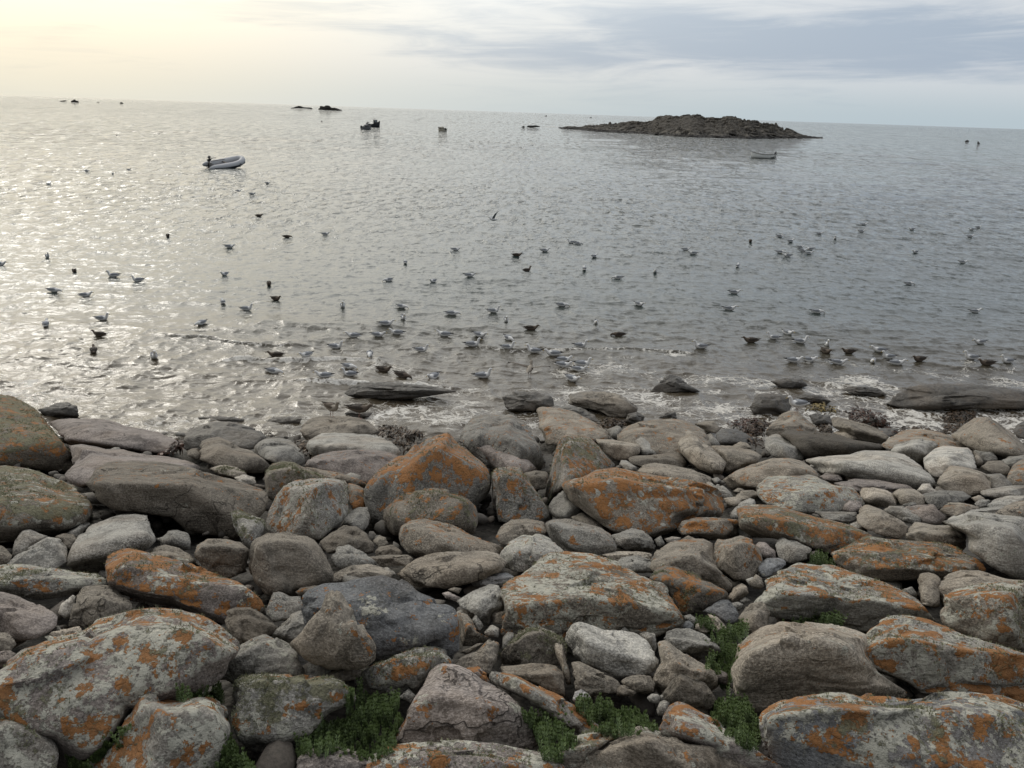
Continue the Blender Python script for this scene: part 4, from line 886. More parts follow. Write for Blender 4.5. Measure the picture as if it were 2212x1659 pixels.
def hull_mesh(L, B, H, name, sheer=.25, full=.5, open_=True, k=9, n=16, draft=.12):
    g = Geo(); rings = []; inner = []
    for i in range(n + 1):
        s = i / n; b = B / 2 * (min(1, (.78 + .5 * s)) if s < .45 else math.cos((s - .45) / .55 * math.pi / 2) ** full) + .012; x = -L / 2 + L * s; zt = H * (1 + sheer * (abs(s - .35) / .65) ** 2 * 1.6); rk = (L * .05) * s ** 3
        ring = []
        for j in range(k):
            a = math.pi * j / (k - 1); cy = math.cos(a); yy = b * (abs(cy) ** .55) * (1 if cy >= 0 else -1); zz = zt - (zt + draft * (1 - .6 * s ** 3)) * (math.sin(a) ** .75); ring.append((x + rk * (zz / max(zt, .01)), yy, zz))
        rings.append(ring); inner.append([(p[0], p[1] * .93, max(p[2], .10 * H)) for p in ring])
    g.loft(rings, cap=False, closed=False); v = rings[0]; g.add(v, [tuple(range(k))]); hullm = g.mesh(name)
    g2 = Geo(); g2.loft([list(reversed(r)) for r in inner], cap=False, closed=False)
    g3 = Geo()
    for idx in (0, k - 1): g3.tube([(r[idx][0], r[idx][1], r[idx][2]) for r in rings], [.03] * (n + 1), k=6)
    return hullm, g2.mesh('inside'), g3.mesh('gunwale')
def build_boats():
    # grey inflatable, bow up and to the right, seen over its stern quarter
    q = hit(487, 361.5); r = empty('inflatable_dinghy', (q[0], q[1], .05), R_(47), R_(-3.5), R_(13)); r.scale = (1.12, 1.12, 1.25)
    path = [(-1.95, .62, .16), (-1.55, .63, .18), (-.6, .66, .22), (.5, .66, .30), (1.15, .56, .40), (1.55, .32, .50), (1.68, 0, .54)]; path += [(x, -y, z) for x, y, z in path[-2::-1]]
    g = Geo(); rad = [.05, .23] + [.265] * 9 + [.23, .05]
    fine = []; fr = []
    for i in range(len(path) - 1):
        for s in range(4):
            u = s / 4; P = [Vector(path[min(max(i + d, 0), len(path) - 1)]) for d in (-1, 0, 1, 2)]
            fine.append(tuple(.5 * ((2 * P[1]) + (P[2] - P[0]) * u + (2 * P[0] - 5 * P[1] + 4 * P[2] - P[3]) * u * u + (3 * P[1] - P[0] - 3 * P[2] + P[3]) * u ** 3))); fr.append(rad[i] * (1 - u) + rad[i + 1] * u)
    fine.append(path[-1]); fr.append(rad[-1]); g.tube(fine, fr, k=16); tube = obj('air_tube', g.mesh('tube'), BM['tube'], r)
    g = Geo(); g.tube([(x, y * 1.02 + (.225 if y > 0 else -.225) * (abs(y) > .05), z - .07) if abs(y) > .4 else (x + .2, y * 1.4, z - .07) for x, y, z in fine[4:-4]], [(.035, .11)] * len(fine[4:-4]), k=8); obj('rubbing_strake', g.mesh('strake'), BM['navy'], tube)
    g = Geo()
    for x in (-1.0, -.3, .4, 1.0): 
        for sy in (-1, 1): g.box((x, sy * .84, .34 + .06 * x), (.16, .05, .09))
    obj('grab_handles', g.mesh('handles'), BM['navy'], tube)
    g = Geo(); g.box((-.15, 0, .06), (2.9, 1.0, .06)); obj('floorboards', g.mesh('floor'), BM['floor'], r)
    g = Geo(); g.box((-1.50, 0, .25), (.07, .92, .46)); obj('transom', g.mesh('transom'), BM['hull_grey'], r)
    g = Geo(); g.box((.0, 0, .36), (.24, 1.0, .04)); obj('seat', g.mesh('seat'), BM['wood'], r)
    g = Geo(); g.tube([(-1.2, .45, .46), (.2, .48, .52)], .025, k=8); obj('oar', g.mesh('oar'), BM['wood'], r)
    outboard(r, -1.50, .38, 1.15)
    tag(r, 'grey inflatable dinghy with black outboard motor, moored on the bright left water', 'dinghy')
    # white open boat
    q = hit(1648, 341.5); r = empty('rowing_boat', (q[0], q[1], .0), R_(166))
    h, i_, gw = hull_mesh(4.2, 1.6, .62, 'hull', sheer=.5); obj('hull', h, BM['whitep'], r); obj('inside', i_, BM['wood'], r); gwo = obj('gunwale', gw, BM['dark'], r)
    g = Geo(); g.box((.4, 0, .42), (.25, 1.25, .04)); g.box((-.7, 0, .42), (.25, 1.3, .04)); obj('thwarts', g.mesh('thwarts'), BM['wood'], r)
    g = Geo(); g.box((-1.6, 0, .34), (.7, 1.28, .5)); obj('stern_locker', g.mesh('locker'), BM['hull_grey'], r)
    g = Geo(); g.tube([(-.6, .3, .6), (1.6, .1, .85)], .03, k=6); obj('oar', g.mesh('oar'), BM['wood'], r)
    outboard(r, -1.95, .45, 1.35, 'hull_grey'); tag(r, 'white open wooden boat with a tilted outboard, moored below the islet', 'boat')
    # fishing boat with wheelhouse
    q = hit(806, 274.5); r = empty('fishing_boat', (q[0], q[1], 0), R_(28))
    r.scale = (.82,) * 3; h, i_, gw = hull_mesh(5.6, 2.0, 1.15, 'hull', sheer=.75, draft=.3); obj('hull', h, BM['dark'], r); obj('deck', i_, BM['wood'], r); obj('gunwale', gw, BM['dark'], r)
    g = Geo()
    for x in (.35, 1.55):
        for y in (-.55, .55): g.box((x, y, 2.35), (.12, .12, 1.0))
    g.box((.95, 0, 1.5), (1.35, 1.25, .9)); g.box((.95, 0, 2.9), (1.55, 1.4, .12)); cab = obj('wheelhouse', g.mesh('cabin'), BM['dark'], r)
    g = Geo(); g.box((.95, 0, 2.36), (1.12, 1.02, .80)); obj('window', g.mesh('window'), BM['glass'], cab)
    g = Geo(); g.tube([(.9, 0, 2.9), (.9, 0, 3.5)], .04, k=6); g.tube([(-2.3, 0, 1.0), (-2.3, 0, 2.2)], .04, k=6); g.box((-2.2, 0, 1.75), (1.0, .9, .25)); g.tube([(2.7, 0, 1.8), (2.95, 0, 2.6)], [.1, .06], k=6); obj('mast_and_gallows', g.mesh('mast'), BM['dark'], r)
    tag(r, 'dark fishing boat with an open-windowed wheelhouse, moored far out', 'boat')
    for (px, py, rz, label, mat) in ((791, 279.5, 48, 'small grey cabin boat overlapping the stern of the dark fishing boat', 'hull_grey'), (955, 284, 130, 'small olive-grey cabin boat moored alone right of the fishing boat', 'orange')):
        q = hit(px, py); r = empty('cabin_boat', (q[0], q[1], 0), R_(rz))
        h, i_, gw = hull_mesh(3.4, 1.7, .75, 'hull', sheer=.5, draft=.2); obj('hull', h, BM[mat], r); obj('deck', i_, BM['wood'], r); obj('gunwale', gw, BM['dark'], r)
        g = Geo(); g.tube([(-.5, 0, .95), (-.3, 0, 1.05), (.6, 0, 1.05), (1.2, 0, .85)], [(.55, .25), (.62, .42), (.58, .38), (.2, .12)], k=12); cab = obj('cuddy', g.mesh('cuddy'), BM[mat], r)
        g = Geo(); g.box((.2, .53, 1.15), (.6, .12, .25)); g.box((.2, -.53, 1.15), (.6, .12, .25)); obj('window', g.mesh('window'), BM['dark'], cab)
        g = Geo(); g.box((-1.75, 0, .8), (.25, .35, .6)); obj('outboard_motor', g.mesh('motor'), BM['motor'], r); tag(r, label, 'boat')
    for (px, py, L, label) in ((1179, 251.2, 5.0, 'tiny dark boat on the horizon left of the islet'), (1276, 255.0, 6.0, 'tiny low dark boat near the horizon just above the islet west tip')):
        q = hit(px, py); r = empty('distant_boat', (q[0], q[1], 0), R_(20)); k = q[1] * 5.0 / F_PX / L
        h, i_, gw = hull_mesh(L, L * .35, L * .16, 'hull'); obj('hull', h, BM['dark'], r); g = Geo(); g.box((.1 * L, 0, L * .26), (L * .3, L * .25, L * .22)); g.tube([(.1 * L, 0, L * .3), (.1 * L, 0, L * .55)], L * .02, k=6); obj('cabin', g.mesh('cabin'), BM['dark'], r); r.scale = (k,) * 3; tag(r, label, 'boat')
    for (px, py, label) in ((695, 262, 'small dark mooring buoy between the humped reef and the fishing boat'), (252, 293, 'dark mooring buoy alone on the bright water at left, above the gulls')):
        q = hit(px, py); g = Geo(); s = q[1] * 1.6 / F_PX; g.tube([(0, 0, -.5 * s), (0, 0, -.2 * s), (0, 0, .5 * s), (0, 0, .9 * s), (0, 0, 1.0 * s)], [.5 * s, .95 * s, .9 * s, .4 * s, .08 * s], k=10, up=(0, 1, 0)); o = obj('mooring_buoy', g.mesh('buoy'), BM['dark'], loc=(q[0], q[1], 0)); tag(o, label, 'buoy')
ROCKS = """
A;boulder;huge mossy orange and green boulder at the left edge beside the water;o9 p1 m10 b6 tt;-300,150 -60,150 40,155 130,180 230,235 310,280 390,370 460,460 550,580 640,680 690,770 650,850 560,870 400,840 200,810 0,790 -300,780;-200,670 120,640 330,630 560,690
A;boulder;rounded boulder with green moss cap and big white lichen rosettes at left edge;o6 p8 m9 b6 tt r1;-300,800 0,780 120,790 250,810 400,855 560,920 690,980 760,1050 820,1150 825,1270 760,1310 650,1370 450,1400 200,1450 0,1470 -300,1480;-200,1100 200,1120 500,1130 700,1180
A;boulder;broad dark brown slab-like boulder with a long diagonal crack, biggest on the left;o1 p1 m0 b6 tt k1;745,940 800,870 860,800 950,755 1150,742 1400,750 1700,800 1950,880 2150,930 2350,1010 2370,1100 2330,1200 2200,1350 2100,1450 1900,1420 1650,1380 1500,1250 1200,1200 1000,1180 850,1090 800,1000;900,960 1250,980 1750,1090 2150,1230
A;slab;smooth wet pinkish grey rock ledge sloping into the sea behind the mossy boulder;o0 p0 m0 b9 tp k1;420,400 560,370 800,365 950,380 1100,430 1400,490 1560,560 1600,640 1500,690 1200,660 900,640 620,610 480,470;
A;slab;rough pink granite ledge between the mossy boulder and the dark slab-like boulder;o0 p2 m0 b9 tp;600,590 760,600 950,640 1080,640 1250,680 1450,700 1650,740 1800,810 1700,850 1400,850 1000,860 880,900 750,1000 600,930 560,870 640,780;
A;rock;small dark wet rock alone in the water by the mossy boulder;o0 p0 m0 b5 td;330,290 440,255 500,230 600,225 680,260 700,340 690,360 400,370;
A;boulder;grey cracked boulder just below the broad dark slab-like boulder;o0 p2 m0 b10 tg k1;580,1659 600,1560 640,1480 690,1400 800,1310 950,1250 1050,1220 1200,1212 1300,1225 1325,1280 1320,1320 1365,1400 1375,1450 1300,1530 1100,1600 950,1700 800,1740 640,1740;700,1600 950,1510 1150,1460 1350,1440
A;rock;plain grey blunt rock leaning behind the pointed pale rock at left;o0 p0 m0 b9 tg;110,1520 130,1450 190,1360 250,1340 350,1380 430,1410 300,1500 150,1620 105,1590;
A;rock;pointed pale grey rock with a clean ridge facing the camera at left;o0 p1 m0 b10 tg;30,1659 150,1570 280,1490 420,1410 530,1430 585,1490 600,1560 590,1640 450,1740 0,1740;120,1650 330,1560 410,1430 350,1640
A;rock;small pale oblong rock wedged under the white-spotted mossy boulder;o0 p0 m0 b10 tg;580,1385 720,1270 800,1290 740,1370 690,1450 640,1430;
A;rock;small dull brown rock in the gap beside the grey cracked boulder;o0 p0 m0 b7 tt;480,1410 560,1380 650,1390 690,1440 640,1540 580,1500;
A;rock;small bluish grey rock in the shadow under the broad dark boulder;o0 p0 m0 b7 tg;1370,1420 1430,1420 1480,1360 1560,1350 1660,1380 1685,1450 1680,1530 1500,1540 1400,1490;
A;rock;low brown rock with pale lichen patches above the long orange boulder;o0 p4 m1 b7 tt;1270,1590 1350,1510 1450,1480 1580,1510 1690,1580 1770,1680 1500,1740 1350,1690;
A;rock;angular brown block with a flat top right of the pale-patched low rock;o1 p1 m1 b7 tt;1700,1590 1740,1480 1830,1430 1980,1430 2120,1460 2200,1530 2180,1720 1950,1810 1780,1720 1760,1640;1780,1520 1960,1500 2190,1520
A;rock;small brown rock cut off by the left edge beside the pale ridged rock;o0 p0 m0 b7 tt;-100,1500 0,1480 60,1520 110,1580 60,1680 0,1700 -100,1690;
A;boulder;dark wet humped boulder at the water's edge behind the lumpy smooth one;o0 p0 m0 b5 td k1;1610,560 1640,490 1750,430 1880,400 2020,395 2140,420 2300,480 2350,540 2250,640 1900,680 1700,660 1620,640;1700,560 2000,470 2250,520
A;boulder;smooth lumpy brown boulder like a loaf in front of the dark wet hump;o0 p0 m0 b7 tt;1755,620 1780,560 1850,520 1920,520 2000,560 2100,610 2230,660 2360,750 2390,790 2300,860 2150,850 1900,800 1760,730;
A;rock;fist-shaped dark rock left of the lumpy smooth boulder;o0 p0 m0 b6 tt;1640,660 1700,630 1750,630 1780,700 1740,740 1650,700;
A;rock;low pale green-topped stone right of the pink granite ledge;o0 p2 m3 b9 tt;1840,810 1960,775 2090,800 2180,860 2150,920 1950,880;
A;stone;small white stone above the right shoulder of the broad dark boulder;o0 p2 m0 b13 tg;2060,890 2150,860 2250,890 2260,960 2130,960;
A;slab;thin flat dark slab awash behind the wet humped boulder;o0 p0 m0 b4 td;1740,360 1900,350 2060,355 2160,380 2140,410 1900,420 1770,410;
A;rock;upright wedge rock mottled green and white left of the orange-spotted block;o2 p6 m7 b8 tg;2030,1200 2100,1175 2200,1210 2330,1260 2340,1330 2290,1420 2210,1530 2130,1450 2060,1330;
B;boulder;two-tone tan and dark boulder on which two gulls stand;o0 p0 m0 b8 tt k1;430,480 450,430 520,370 620,345 790,348 950,360 1040,400 1100,460 1130,500 1000,530 700,520 560,540 500,570 450,530;560,505 720,470 860,440 1000,450
B;boulder;long smooth grey lozenge boulder in front of the two standing gulls;o0 p1 m0 b11 tg;485,640 490,590 540,530 620,500 740,493 900,500 1080,510 1220,560 1300,630 1330,670 1250,730 1000,720 800,710 600,730 510,710;520,650 800,610 1020,620 1270,660
B;boulder;brownish pink low boulder between the grey lozenge and the orange peak;o2 p0 m0 b8 tp;465,790 520,720 620,680 740,655 880,642 1050,645 1200,660 1310,700 1300,800 1150,930 1030,950 800,900 600,850;
B;boulder;round grey boulder left of the long smooth lozenge;o0 p0 m0 b8 tg;15,620 50,570 120,545 240,535 350,560 430,630 480,720 480,770 400,800 250,780 150,740 40,680;
B;boulder;boulder with a thick green mossy crest behind the orange-spotted block;o3 p4 m9 b7 tt;115,900 130,830 180,770 280,745 380,755 450,790 560,830 700,900 650,960 300,1000 200,1110 140,1060;170,860 320,820 500,850
B;slab;thin sloping brown slab with orange edge running down to the orange peak;o4 p2 m2 b8 tt;440,780 620,820 800,850 950,905 1030,950 1000,985 850,950 700,920 560,900;
B;boulder;square grey block spotted with orange and white lichen, left of the orange peak;o5 p6 m3 b10 tg r1;120,1320 150,1200 220,1050 280,970 380,915 540,895 700,895 830,915 860,960 865,1080 860,1200 800,1290 700,1370 600,1440 400,1430 200,1400 130,1370;290,1000 520,955 790,945 810,1130 790,1250
B;boulder;tall peaked boulder with a bright orange left slope, highest in the middle;o10 p4 m3 b7 tg u1;990,1080 1000,980 1060,890 1150,800 1310,690 1450,590 1550,530 1740,490 1800,560 1900,640 2010,730 2090,810 2125,960 2080,1060 2000,1120 1900,1200 1500,1320 1200,1320 1060,1300 1020,1180;1020,1060 1280,940 1480,780 1600,660 1730,540
B;boulder;dark humped boulder with an orange rim just in front of the orange peak;o6 p3 m6 b6 tt u1;1160,1230 1180,1160 1300,1060 1450,990 1600,975 1720,990 1850,1040 1970,1120 2000,1200 2000,1300 1970,1400 1700,1420 1400,1420 1250,1400 1180,1340;1220,1180 1450,1040 1650,1030 1900,1120
B;boulder;wavy brown boulder with orange and white blotches on its left shoulder;o4 p3 m0 b8 tt;1300,1400 1320,1320 1400,1270 1520,1250 1650,1270 1800,1310 1950,1400 2100,1450 2230,1510 2200,1580 1900,1600 1500,1640 1400,1570 1310,1480;1380,1380 1600,1390 1900,1470
B;boulder;plain rounded brown-grey boulder below the orange-spotted square block;o0 p2 m0 b7 tt;0,1480 30,1430 130,1380 320,1370 480,1400 560,1440 640,1540 690,1640 730,1740 720,1850 600,1920 350,1950 130,1930 20,1800 -20,1700 -20,1560;80,1500 300,1430 500,1470
B;rock;rusty brown rock squeezed between the spotted block and the orange peak;o8 p0 m0 b6 tt;850,940 930,950 1000,990 1010,1100 1020,1160 900,1190 865,1110;
B;rock;flat grey stone in the hollow right of the spotted square block;o0 p1 m0 b7 tg;820,1240 880,1180 950,1150 1030,1150 1050,1230 1040,1300 1000,1360 900,1340 820,1300;
B;rock;dark cracked angular rock in the hollow below the spotted square block;o0 p1 m0 b5 tt k1;600,1460 700,1380 820,1310 930,1320 1030,1390 1045,1430 1090,1480 1080,1550 950,1590 800,1560 660,1560;
B;rock;small grey peaked rock with a white streak beside the plain rounded boulder;o1 p2 m0 b8 tg;700,1600 760,1500 860,1480 1000,1550 1110,1640 1100,1690 900,1720 740,1680;
B;stone;small angular stone in the shadow left of the wavy brown boulder;o0 p0 m0 b7 tt;1070,1450 1130,1400 1190,1420 1220,1490 1130,1520;
B;stone;dark rounded stone tucked under the wavy brown boulder's left side;o0 p0 m0 b5 tt;1090,1540 1130,1500 1250,1480 1320,1530 1340,1580 1200,1600 1100,1590;
B;rock;long low brown rock above the wide flat boulder in the centre;o0 p0 m0 b7 tt;1030,1590 1200,1570 1380,1570 1430,1600 1400,1670 1150,1680;
B;boulder;wide flat tan boulder like an overturned dish in the centre of the beach;o0 p1 m1 b9 tt k1;1270,1740 1390,1650 1480,1590 1650,1545 1850,1535 2050,1530 2180,1560 2260,1640 2212,1720 2000,1810 1700,1880 1400,1850;1400,1740 1750,1700 2150,1640
B;boulder;large speckled granite dome at the water's edge right of the orange peak;o2 p2 m0 b7 tg k1;1830,540 1890,420 1960,350 2080,330 2300,330 2430,420 2530,580 2600,760 2580,860 2300,860 2060,780 1900,640;1950,560 2250,500 2450,680
B;slab;pinkish cracked slab leaning at the foot of the speckled granite dome;o2 p3 m0 b10 tp;1830,560 1960,500 2030,490 2212,590 2400,690 2530,820 2400,870 2250,840 2120,800 2000,700;
B;boulder;long dark whale-backed rock in the surf behind the two standing gulls;o0 p0 m0 b4 td;820,150 880,80 1000,50 1150,45 1350,55 1600,85 1830,130 1650,165 1350,205 1100,225 900,190;
B;rock;small dark dome in front of the whale-backed surf rock;o0 p0 m0 b4 td;1230,195 1260,150 1310,138 1370,160 1395,200;
B;rock;low dark rock behind the brown standing gull's legs;o0 p0 m0 b4 td;820,330 870,295 960,300 1070,320 1040,360 900,370;
B;slab;flat grey slab washed by foam left of the standing gulls;o0 p0 m0 b7 td;120,400 200,355 350,350 460,370 420,420 220,440;
C;slab;rusty tan slab leaning seaward in front of the pink cracked slab's crest;o4 p1 m0 b9 tt;300,290 340,265 500,275 640,310 760,370 880,440 960,520 980,560 800,580 600,590 500,600 390,610 350,480 320,460 325,370;400,540 650,540 850,540
C;boulder;big round-nosed boulder with a dark hollow front at the water's edge;o0 p0 m1 b8 tt k1;570,200 600,160 700,130 900,130 1050,160 1110,210 1200,270 1190,310 1100,380 950,370 830,310 700,280 580,240;820,290 950,220 1110,220
C;slab;wet olive flat rock awash left of the round-nosed boulder;o0 p0 m1 b6 td;0,180 100,130 300,130 450,180 460,260 330,280 290,320 60,300 30,270;
C;rock;slim grey rock lying under the round-nosed boulder's left end;o0 p0 m0 b7 tg;470,280 560,250 700,270 820,340 880,420 800,420 700,360 560,310;
C;rock;dark pyramid-shaped rock standing alone in the surf, centre right;o0 p0 m0 b4 td;1290,150 1350,80 1430,0 1470,-20 1560,0 1650,70 1750,135 1500,155;
C;rock;small olive rock just right of the kelp under the round-nosed boulder;o0 p0 m2 b6 td;1080,400 1110,330 1190,310 1260,350 1240,410 1130,430;
C;rock;low wedge of rock with dark end awash near the white foam;o0 p0 m0 b6 td;1370,370 1440,320 1530,310 1545,375 1450,385;
C;boulder;broad mottled grey-brown boulder behind the pale knobbly rock;o2 p1 m0 b8 tt;1010,560 1020,500 1100,440 1200,400 1330,375 1550,375 1650,400 1780,470 1830,560 1850,640 1700,700 1500,710 1300,700 1100,620;
C;rock;small grey rock left of the broad mottled boulder;o0 p0 m0 b8 tg;920,470 1010,430 1060,440 1060,490 1020,570 960,540;
C;rock;pale knobbly rock with a bump on top, centre right;o0 p1 m0 b11 tg;1090,575 1130,510 1200,475 1280,480 1330,540 1400,610 1405,655 1350,690 1220,700 1150,620;
C;slab;pale flat-topped ledge stone with dark underside right of the orange-topped upright rock;o0 p0 m0 b11 tt;820,550 960,555 1150,580 1225,610 1215,680 1100,740 1000,740 900,670 850,600;860,600 1050,605 1220,625
C;boulder;upright wedge boulder with an orange patch and green cap right of the orange peak;o7 p3 m7 b8 tg;360,1120 400,950 430,800 480,620 510,540 560,510 680,510 780,540 850,610 920,700 1010,780 950,870 700,930 540,960 480,1020 420,1140;520,640 560,900 760,620
C;boulder;largest orange-covered boulder in the middle right, dotted with white lichen spots;o10 p4 m3 b8 tt r1;520,960 560,915 700,890 830,820 1000,800 1200,840 1500,880 1800,940 1900,990 1950,1050 1960,1140 1990,1200 1900,1250 1700,1290 1560,1350 1450,1390 1330,1420 1200,1410 1000,1380 880,1310 750,1210 600,1100;640,960 900,920 1300,950 1600,1020 1900,1050
C;rock;pale rock split by polygonal cracks like dried mud, tilted upright;o0 p1 m0 b11 tt k3;1550,600 1570,520 1640,475 1720,500 1780,580 1870,640 1980,760 1960,820 1920,890 1850,890 1720,840 1620,730 1560,660;
C;slab;low dark flat slab left of the polygon-cracked rock;o0 p0 m0 b6 tt;1110,720 1150,700 1350,690 1480,670 1580,680 1630,760 1620,820 1400,820 1220,810 1130,770;
C;boulder;long smooth grey-brown boulder below the dark flat slab;o0 p0 m0 b9 tt k1;1190,840 1230,780 1350,760 1500,780 1680,820 1850,890 1850,940 1780,960 1500,920 1250,880;
C;stone;small pale egg-like stone left of the long smooth grey-brown boulder;o0 p0 m0 b11 tg;1030,780 1050,735 1100,740 1190,800 1180,840 1090,830;
C;boulder;smooth brown loaf right of the polygon-cracked rock;o0 p0 m0 b8 tt;1830,610 2000,605 2212,650 2300,700 2230,790 2050,840 1960,840 1960,760 1880,680;
C;rock;small cracked grey dome above the polygon-cracked rock's shoulder;o0 p0 m0 b8 tg k1;1800,510 1850,500 1900,560 1930,610 1850,640 1800,580;
C;rock;flat-topped grey-brown rock by the foam edge, right of the broad mottled boulder;o0 p0 m0 b7 tt;1690,420 1780,390 1870,390 1930,460 1890,510 1800,480;
C;rock;dark wet brown rock between the foam-edge rock and the kelp;o0 p0 m0 b4 td;1880,500 1950,460 2050,460 2150,500 2230,560 2150,600 1980,620 1900,590;
C;stone;small tan rounded stone in front of the dark wet brown rock;o0 p0 m0 b8 tt;2030,610 2100,570 2160,580 2210,640 2050,650;
D;boulder;wide low boulder with a pale rounded back left of the long banded white boulder;o2 p0 m0 b9 tt;-270,910 -150,830 0,770 170,720 330,715 450,750 560,830 590,890 400,930 200,960 30,1010 -100,1020 -200,1000;-180,930 50,840 300,800 500,850
C;pebble;grey pebble touching the left end of the wide low pale-backed boulder;o0 p0 m0 b8 tg;1840,900 1900,885 1935,920 1880,950;
C;pebble;flat oval pebble in front of the wide low pale-backed boulder's tip;o0 p0 m0 b10 tg;1890,970 1950,960 2010,1010 1930,1025;
C;stone;light sloping stone behind the right end of the largest orange boulder;o0 p0 m0 b10 tg;1780,950 1830,920 1900,980 2010,1010 2050,1070 1950,1080 1880,1020;
C;pebble;small upper pebble of the pair left of the white-and-orange lichen boulder;o0 p0 m0 b9 tt;2030,1015 2080,980 2140,995 2100,1030;
C;stone;smooth oval stone left of the white-and-orange lichen boulder;o0 p0 m0 b9 tt;2050,1060 2110,1005 2212,1000 2300,1040 2210,1100 2060,1090;
C;stone;pale curved stone under the smooth oval one behind the largest orange boulder;o0 p0 m0 b10 tt;1950,1070 2050,1060 2120,1080 2100,1140 2000,1160;
C;rock;pale grey tilted rock at the left end of the long two-lobed orange boulder;o0 p3 m1 b11 tg;1990,1250 2040,1170 2100,1110 2180,1070 2240,1090 2230,1180 2110,1270;
C;slab;angular flat rock with an orange top under the largest orange boulder's right end;o6 p3 m1 b8 tt;1540,1350 1590,1270 1700,1240 1860,1240 2080,1260 2100,1300 2090,1400 2000,1440 1840,1450 1700,1400 1580,1400;1600,1295 1850,1320 2080,1285
C;rock;grey rounded rock right of the angular orange-topped flat rock;o0 p1 m0 b8 tg;2065,1270 2120,1255 2212,1260 2270,1300 2250,1410 2170,1440 2110,1410 2065,1350;
C;rock;rounded grey-green rock below the largest orange boulder;o0 p2 m2 b8 tg;960,1400 1060,1360 1150,1335 1250,1360 1320,1420 1360,1500 1330,1545 1200,1550 1090,1530 1010,1480;
C;boulder;blocky grey boulder with a small orange streak and a vertical crack, centre;o2 p1 m0 b8 tg k1;380,1290 440,1260 600,1250 700,1280 870,1330 960,1390 1000,1470 1020,1530 880,1590 700,1580 560,1560 430,1440 390,1350;430,1320 650,1360 850,1380 980,1470
C;boulder;smooth brown boulder at the foot of the grey and orange wedge left of centre right;o1 p0 m0 b8 tt;-10,1320 80,1260 220,1250 370,1280 410,1380 300,1430 100,1480 0,1490 -60,1420;
C;boulder;pale lichen-dusted dome just above the big orange-crusted boulder's left;o1 p7 m1 b11 tg;-20,1560 60,1460 180,1395 330,1385 420,1420 520,1510 590,1590 570,1680 300,1740 100,1720 -20,1660;
C;rock;grey rock filling the gap below the upright orange-patched wedge;o0 p1 m0 b7 tg;410,1140 460,1060 540,1000 640,1080 710,1190 640,1270 500,1280 430,1220;
C;rock;low shadowed rock under the left overhang of the largest orange boulder;o0 p0 m0 b7 tt;600,1240 700,1200 800,1240 870,1300 930,1380 860,1370 700,1320;
B;boulder;triangular grey boulder with an orange upper left face right of the orange peak;o6 p3 m4 b8 tg;2120,870 2150,810 2290,790 2370,800 2450,900 2530,1030 2610,1160 2670,1260 2510,1290 2270,1290 2170,1290 2130,1150;2180,900 2300,1050 2400,880
C;rock;dull flat brown rock between the triangular grey boulder and upright wedge;o0 p0 m0 b6 tt;190,850 300,825 400,840 410,900 380,990 280,1010 230,940;
C;slab;cream flat slab lying right behind the big orange-crusted boulder;o0 p1 m0 b12 tt;880,1570 1000,1540 1200,1540 1320,1560 1320,1610 1250,1630 1100,1630 950,1620;
C;rock;smooth grey rock in front of the cream flat slab;o0 p0 m0 b8 tg;940,1680 1060,1590 1200,1575 1330,1620 1400,1670 1370,1730 1100,1740;
C;boulder;large speckled grey-tan boulder left of the orange-striped rock;o1 p2 m0 b8 tt;1310,1610 1360,1530 1480,1460 1620,1430 1780,1430 1860,1470 1880,1600 1960,1760 2040,1840 2000,1900 1700,1850 1400,1780 1300,1690;
C;boulder;tan rock with diagonal orange stripes below the angular orange-topped rock;o4 p1 m0 b9 tt;1850,1590 1870,1480 1900,1430 1960,1440 2100,1400 2200,1430 2280,1520 2300,1640 2260,1740 2180,1800 2040,1810 1930,1730 1870,1660;1920,1520 2150,1480 1900,1620
C;stone;small dark angular stone under the overhang of the largest orange boulder;o0 p0 m0 b6 tg;1340,1440 1400,1400 1440,1480 1380,1510;
C;stone;flat light chip of stone among pebbles above the large speckled boulder;o0 p0 m0 b10 tg;1430,1430 1500,1410 1580,1420 1550,1460 1460,1470;
C;stone;small brown stone right of the flat light chip;o0 p0 m0 b7 tt;1550,1450 1640,1400 1710,1430 1620,1470;
D;rock;wet olive-brown rock at the water's edge just left of the standing white gull;o0 p0 m1 b6 td;0,210 30,150 130,145 260,155 330,190 350,260 300,340 200,360 100,350 0,330 -30,270;
D;boulder;domed yellow-brown rock on which the white gull stands;o2 p0 m0 b8 tt;100,510 150,420 250,330 320,300 390,305 470,370 560,450 580,500 400,530 250,530 150,540;
D;rock;flat brown rock awash behind the standing white gull;o0 p0 m0 b6 td;370,180 450,150 600,165 690,220 640,250 500,230;
D;rock;dark hump breaking the surf left of the foam crest on the right;o0 p0 m0 b4 td;150,40 300,10 430,25 490,80 380,120 220,90;
D;rock;blackish rock right of the gull's yellow-brown dome;o0 p0 m0 b4 td;490,340 560,320 680,345 710,430 620,460 530,420;
D;boulder;sloping brown boulder with ribbed face right of the gull's dome;o0 p0 m0 b7 tt;690,370 740,355 850,380 1000,420 1100,460 1200,530 1180,590 950,580 800,510 700,440;
D;stone;small upright stone at the sloping brown boulder's left end;o0 p0 m0 b7 tt;630,470 670,415 700,440 700,500 650,510;
D;boulder;long blackish-brown rock behind the pale banded boulder;o0 p0 m0 b3 tt;230,510 290,465 450,480 700,500 900,560 1100,590 1200,640 1000,690 700,710 470,730 400,660 300,570;260,520 700,540 1100,620
D;stone;pale banded stone lying on the long blackish-brown rock;o0 p0 m0 b11 tt;700,500 790,460 880,500 940,550 850,570;
D;boulder;grey lumpy boulder at the left end of the pale banded boulder;o0 p2 m0 b9 tg;100,600 130,530 190,505 270,520 360,590 450,630 490,670 440,730 300,740 180,710 110,650;200,600 340,620 440,680
